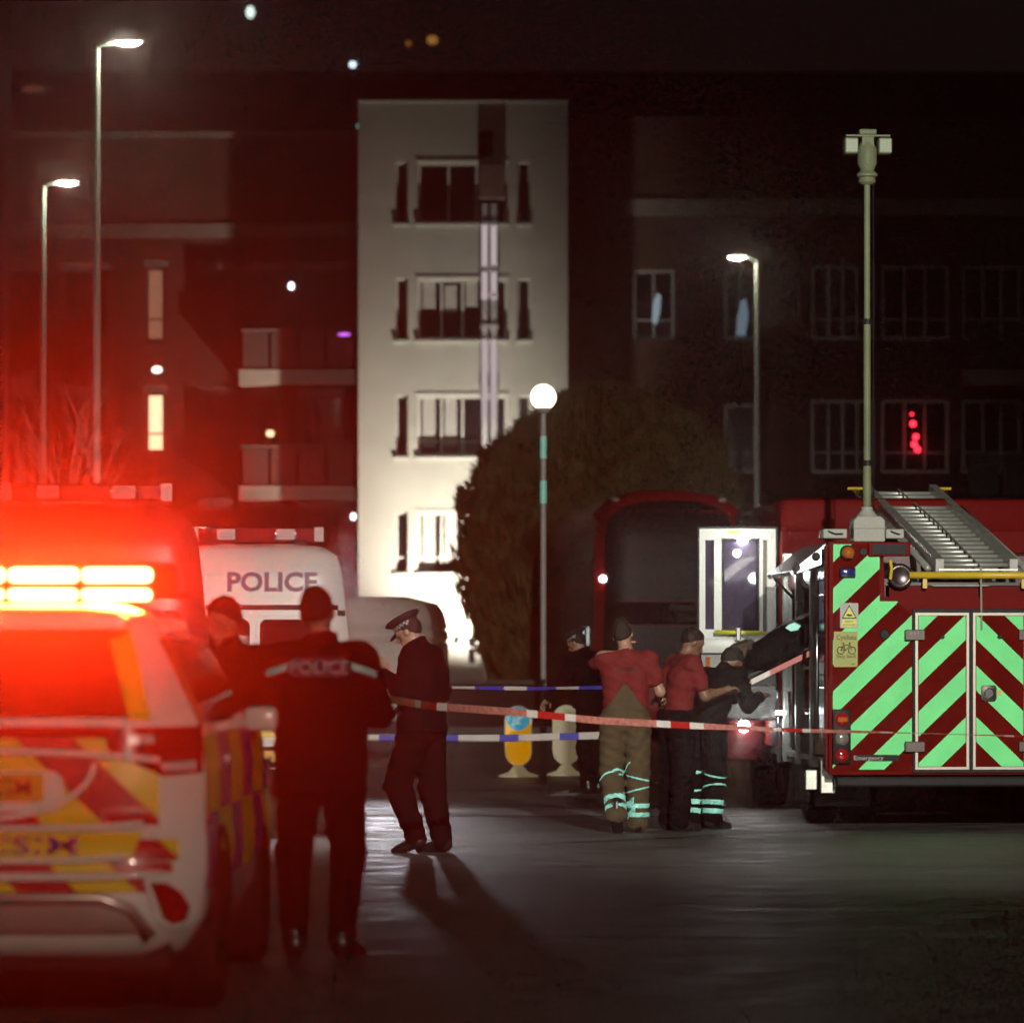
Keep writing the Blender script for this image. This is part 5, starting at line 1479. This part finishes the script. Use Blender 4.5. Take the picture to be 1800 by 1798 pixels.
# back panel, lettering and shoulder flashes follow the cloth
bn = lambda x0,x1,z0,z1,e: (lambda q: np.maximum(np.maximum(f1(q)-e,-(f1(q)+.008)), np.maximum(np.maximum(np.abs(q[...,0]-(x0+x1)/2)-(x1-x0)/2, np.abs(q[...,2]-(z0+z1)/2)-(z1-z0)/2), q[...,1])))
box = (np.array((-.36,-.32,1.25)),np.array((.36,.12,1.60)))
obj('back_panel', mesh_sdf(bn(-.145,.125,1.375,1.475,.005),*box,.008,'panel'), mat('panel_grey_blue',(.045,.042,.075),.5), o1)
def on_back(x,z):
    ys = np.linspace(-.35,.05,400); q = np.stack([np.full(400,x),ys,np.full(400,z)],-1); d = f1(q)
    k = np.argmax(d<.009); return float(ys[k])
obj('lettering', text_bm('POLICE',.062,0,-.01,1.395,sx=1.05,bold=.018,fn=on_back), mat('lettering_silver',(.42,.36,.42),.4), o1)
for x0,x1,sl in ((-.275,-.165,1),(.150,.275,-1)):
    c = (x0+x1)/2
    fn = (lambda x0,x1,sl,c: lambda q: np.maximum(np.maximum(f1(q)-.006,-(f1(q)+.008)), np.maximum(np.maximum(np.abs(q[...,0]-c)-(x1-x0)/2, np.abs(q[...,2]-1.41-sl*(q[...,0]-c)*.35)-.019), q[...,1]-.02)))(x0,x1,sl,c)
    obj('reflective_flash', mesh_sdf(fn,*box,.007,'flash'), mat('pale_teal_reflective',(.36,.86,.86),.4,noise=.2,ns=90), o1)
# 2 -- man facing left half hidden by the police car
person('man in dark clothes half hidden between the police car and the officer', (-1.47,22.3,0), R(150),
    stand(head=(0,.03,1.655),el_r=(.26,.03,1.17),wr_r=(.10,.27,1.22),hand_r=(-.7,.4,.5),el_l=(-.26,.03,1.17),wr_l=(-.05,.27,1.16)), hair=HAIR, seed=5, look=(.3,1,-.15))
# 3 -- officer in peaked cap, facing left
person('officer in peaked cap facing left with raised hand behind the red tape', (-.68,32.4,0), R(72),
    stand(head=(.0,.10,1.655),neck=(0,.03,1.53),chest=(0,-.02,1.32),el_l=(-.24,.06,1.20),wr_l=(-.10,.28,1.34),hand_l=(.2,.2,1),el_r=(.26,-.06,1.20),wr_r=(.20,.16,1.12),
          hip_l=(-.10,0,.93),hip_r=(.10,-.02,.93),kn_l=(-.09,.16,.52),an_l=(-.06,.02,.12),toe_l=(0,1,-.45),kn_r=(.09,-.05,.50),an_r=(.10,-.13,.09),leg_w=.012),
    build=1.27, cap=True, look=(0,1,-.45), hem=.90, seed=3, hair=HAIR)
# 4 -- dark officer beyond the bollards
person('officer in dark cap leaning behind the firefighters beside the cream bollard', (P(1037,0,46).x,46,0), R(60),
    stand(head=(0,.16,1.60),neck=(0,.09,1.47),chest=(0,.05,1.28),sh_l=(-.185,.07,1.42),sh_r=(.185,.07,1.42),el_l=(-.22,.22,1.18),wr_l=(-.20,.40,1.0)), build=1.1, cap=True, look=(0,1,-.4), seed=8)
# 5 -- firefighter, back to us, red shirt and tan trousers
tA,fA,oA = person('firefighter in red shirt and tan banded trousers walking away, elbow raised', (P(1100,0,36).x,36.0,0), R(-4),
    stand(head=(-.03,.03,1.645),neck=(0,0,1.51),sh_l=(-.19,.01,1.445),sh_r=(.19,0,1.435),el_l=(-.275,.13,1.40),wr_l=(-.05,.22,1.50),hand_l=(.6,.0,.8),
          el_r=(.285,.0,1.17),wr_r=(.26,.22,1.10),hand_r=(.3,1,.05),hip_l=(-.10,0,.93),hip_r=(.09,0,.93),kn_l=(-.125,.06,.50),an_l=(-.07,-.16,.15),toe_l=(.05,.55,-.8),
          kn_r=(.10,.03,.50),an_r=(.10,.02,.09),leg_w=.022,tee_hem=1.02,waist_z=1.04), skin=SKIN, top=('tshirt',TSH), legs=TAN, build=1.04, shin_bands=True, hair_len=.018, waist_band=True, seed=4)
def onA(x,z):
    ys = np.linspace(-.35,.05,300); q = np.stack([np.full(300,x),ys,np.full(300,z)],-1); return float(ys[np.argmax(fA(q)<.006)])
obj('shirt_lettering', text_bm('LONDON',.030,0,.0,1.345,sx=1.05,bold=.01,fn=onA), mat('shirt_ink',(.03,.008,.008),.6), oA)
# 6 -- shaven headed firefighter turned right
person('shaven headed firefighter in red shirt and black trousers turned right', (P(1188,0,36.4).x,36.4,0), R(-68),
    stand(head=(0,.15,1.585),neck=(0,.08,1.46),chest=(0,.03,1.28),sh_l=(-.185,.07,1.40),sh_r=(.185,.07,1.40),el_l=(-.23,.16,1.14),wr_l=(-.16,.36,1.16),el_r=(.22,.17,1.13),wr_r=(.16,.38,1.18),
          leg_w=.02,tee_hem=.95), skin=SKIN2, hair=mat('cropped_hair',(.018,.011,.008),.6,spec=.2), hair_len=-.014, top=('tshirt',TSH), legs=UNIFT, build=1.08, look=(0,1,-.25), seed=6)
# 7 -- crew member in dark kit by the rack
person('crew member in black kit with teal bands bending by the rack', (P(1240,0,36.9).x,36.9,0), R(-50),
    stand(head=(0,.30,1.42),neck=(0,.22,1.33),chest=(0,.13,1.20),waist=(0,.04,1.05),sh_l=(-.19,.20,1.28),sh_r=(.19,.20,1.28),el_l=(-.24,.28,1.05),wr_l=(-.15,.48,1.10),el_r=(.24,.28,1.05),wr_r=(.15,.50,1.12),leg_w=.02),
    top=('jacket',mat('black_fire_kit',(.007,.0065,.006),.8,noise=.2,spec=.08)), legs=UNIFT, build=1.08, shin_bands=True, look=(0,1,-.5), seed=9, hem=.86, skin=SKIN2)
# ================================================================ LAMPS THAT LIGHT THE PLACE
# floodlight on the grass behind the conifer, shining up the tower
fl = thing('floodlight','small floodlight on the ground behind the conifer, aimed at the tower','floodlight',(-.35,96.85,.12))
obj('housing', bx(-.18,.18,-.08,.08,.25,.5,bev=.03), M_BLACK, fl)
obj('stand', tube([(-.2,0,0),(-.2,0,.38),(.2,0,.38),(.2,0,0)],.018,6), M_BLACK, fl)
obj('glass', bx(-.15,.15,.082,.09,.28,.47), emis('floodlight_lit',(1,.95,.78),30), fl)
spot('floodlight_beam', (-.35,97.0,.5), (-1.2,100,4.0), 5900, R(74), 1.0, (1.0,.95,.82), .12)
# unseen work lamp, added on a mast beyond the white police van, pointing down this way: throws the van's long shadow
wl_ = thing('added_work_lamp','thin dark added work lamp mast, unseen beyond the white police van','work lamp',(-2.3,59.4,0))
obj('mast', tube([(0,0,.1),(0,0,2.4),(0,0,2.42),(0,0,2.95)],[.03,.03,.02,.02],8), M_BLACK, wl_)
for k in range(3):
    a_ = k*2.094+.5; obj('tripod_leg', tube([(0,0,1.0),(.5*math.cos(a_),.5*math.sin(a_),.01)],.016,6), M_BLACK, wl_)
obj('lamp_head', bx(-.16,.16,-.04,.06,2.86,3.04,bev=.02), M_BLACK, wl_)
obj('hood', bx(-.17,.17,-.30,-.042,3.042,3.06), M_BLACK, wl_)
spot('added_work_lamp_beam', (-2.3,59.2,2.95), (-.75,36.5,0), 2700, R(6.6), 1.0, (.93,.93,1.0), .28)
# cool lamp on the side of the near van, lights the capped officer and the road from the left
al = thing('alley_light','white side lamp fixed low on the near side of the tall police van','lamp',(-2.30,35.2,1.0))
obj('housing', bx(-.02,.04,-.06,.06,-.05,.05,bev=.01), M_BLACK, al)
obj('lens', bx(.041,.047,-.05,.05,-.04,.04), emis('alley_lit',(.95,.95,1),20), al)
spot('alley_beam', (-2.24,35.0,1.0), (1.5,33.2,-.6), 130, R(110), .8, (.98,.93,.90), .04)

# ================================================================ HAZE
hz = bx(-170,170,-75,205,-1,24)
m = bpy.data.materials.new('night_haze'); m.use_nodes = True
nt = m.node_tree; nt.nodes.clear()
o_ = nt.nodes.new('ShaderNodeOutputMaterial'); pv = nt.nodes.new('ShaderNodeVolumePrincipled')
pv.inputs['Color'].default_value = (.92,.92,.92,1); pv.inputs['Density'].default_value = .002; pv.inputs['Anisotropy'].default_value = .974
nt.links.new(pv.outputs[0], o_.inputs['Volume'])
m.cycles.volume_sampling = 'EQUIANGULAR'
try: m.cycles.homogeneous_volume = True
except Exception: pass
h_ = obj('haze', hz, m); h_['kind'] = 'stuff'; h_['label'] = 'thin damp night air over the whole street'; h_['category'] = 'haze'
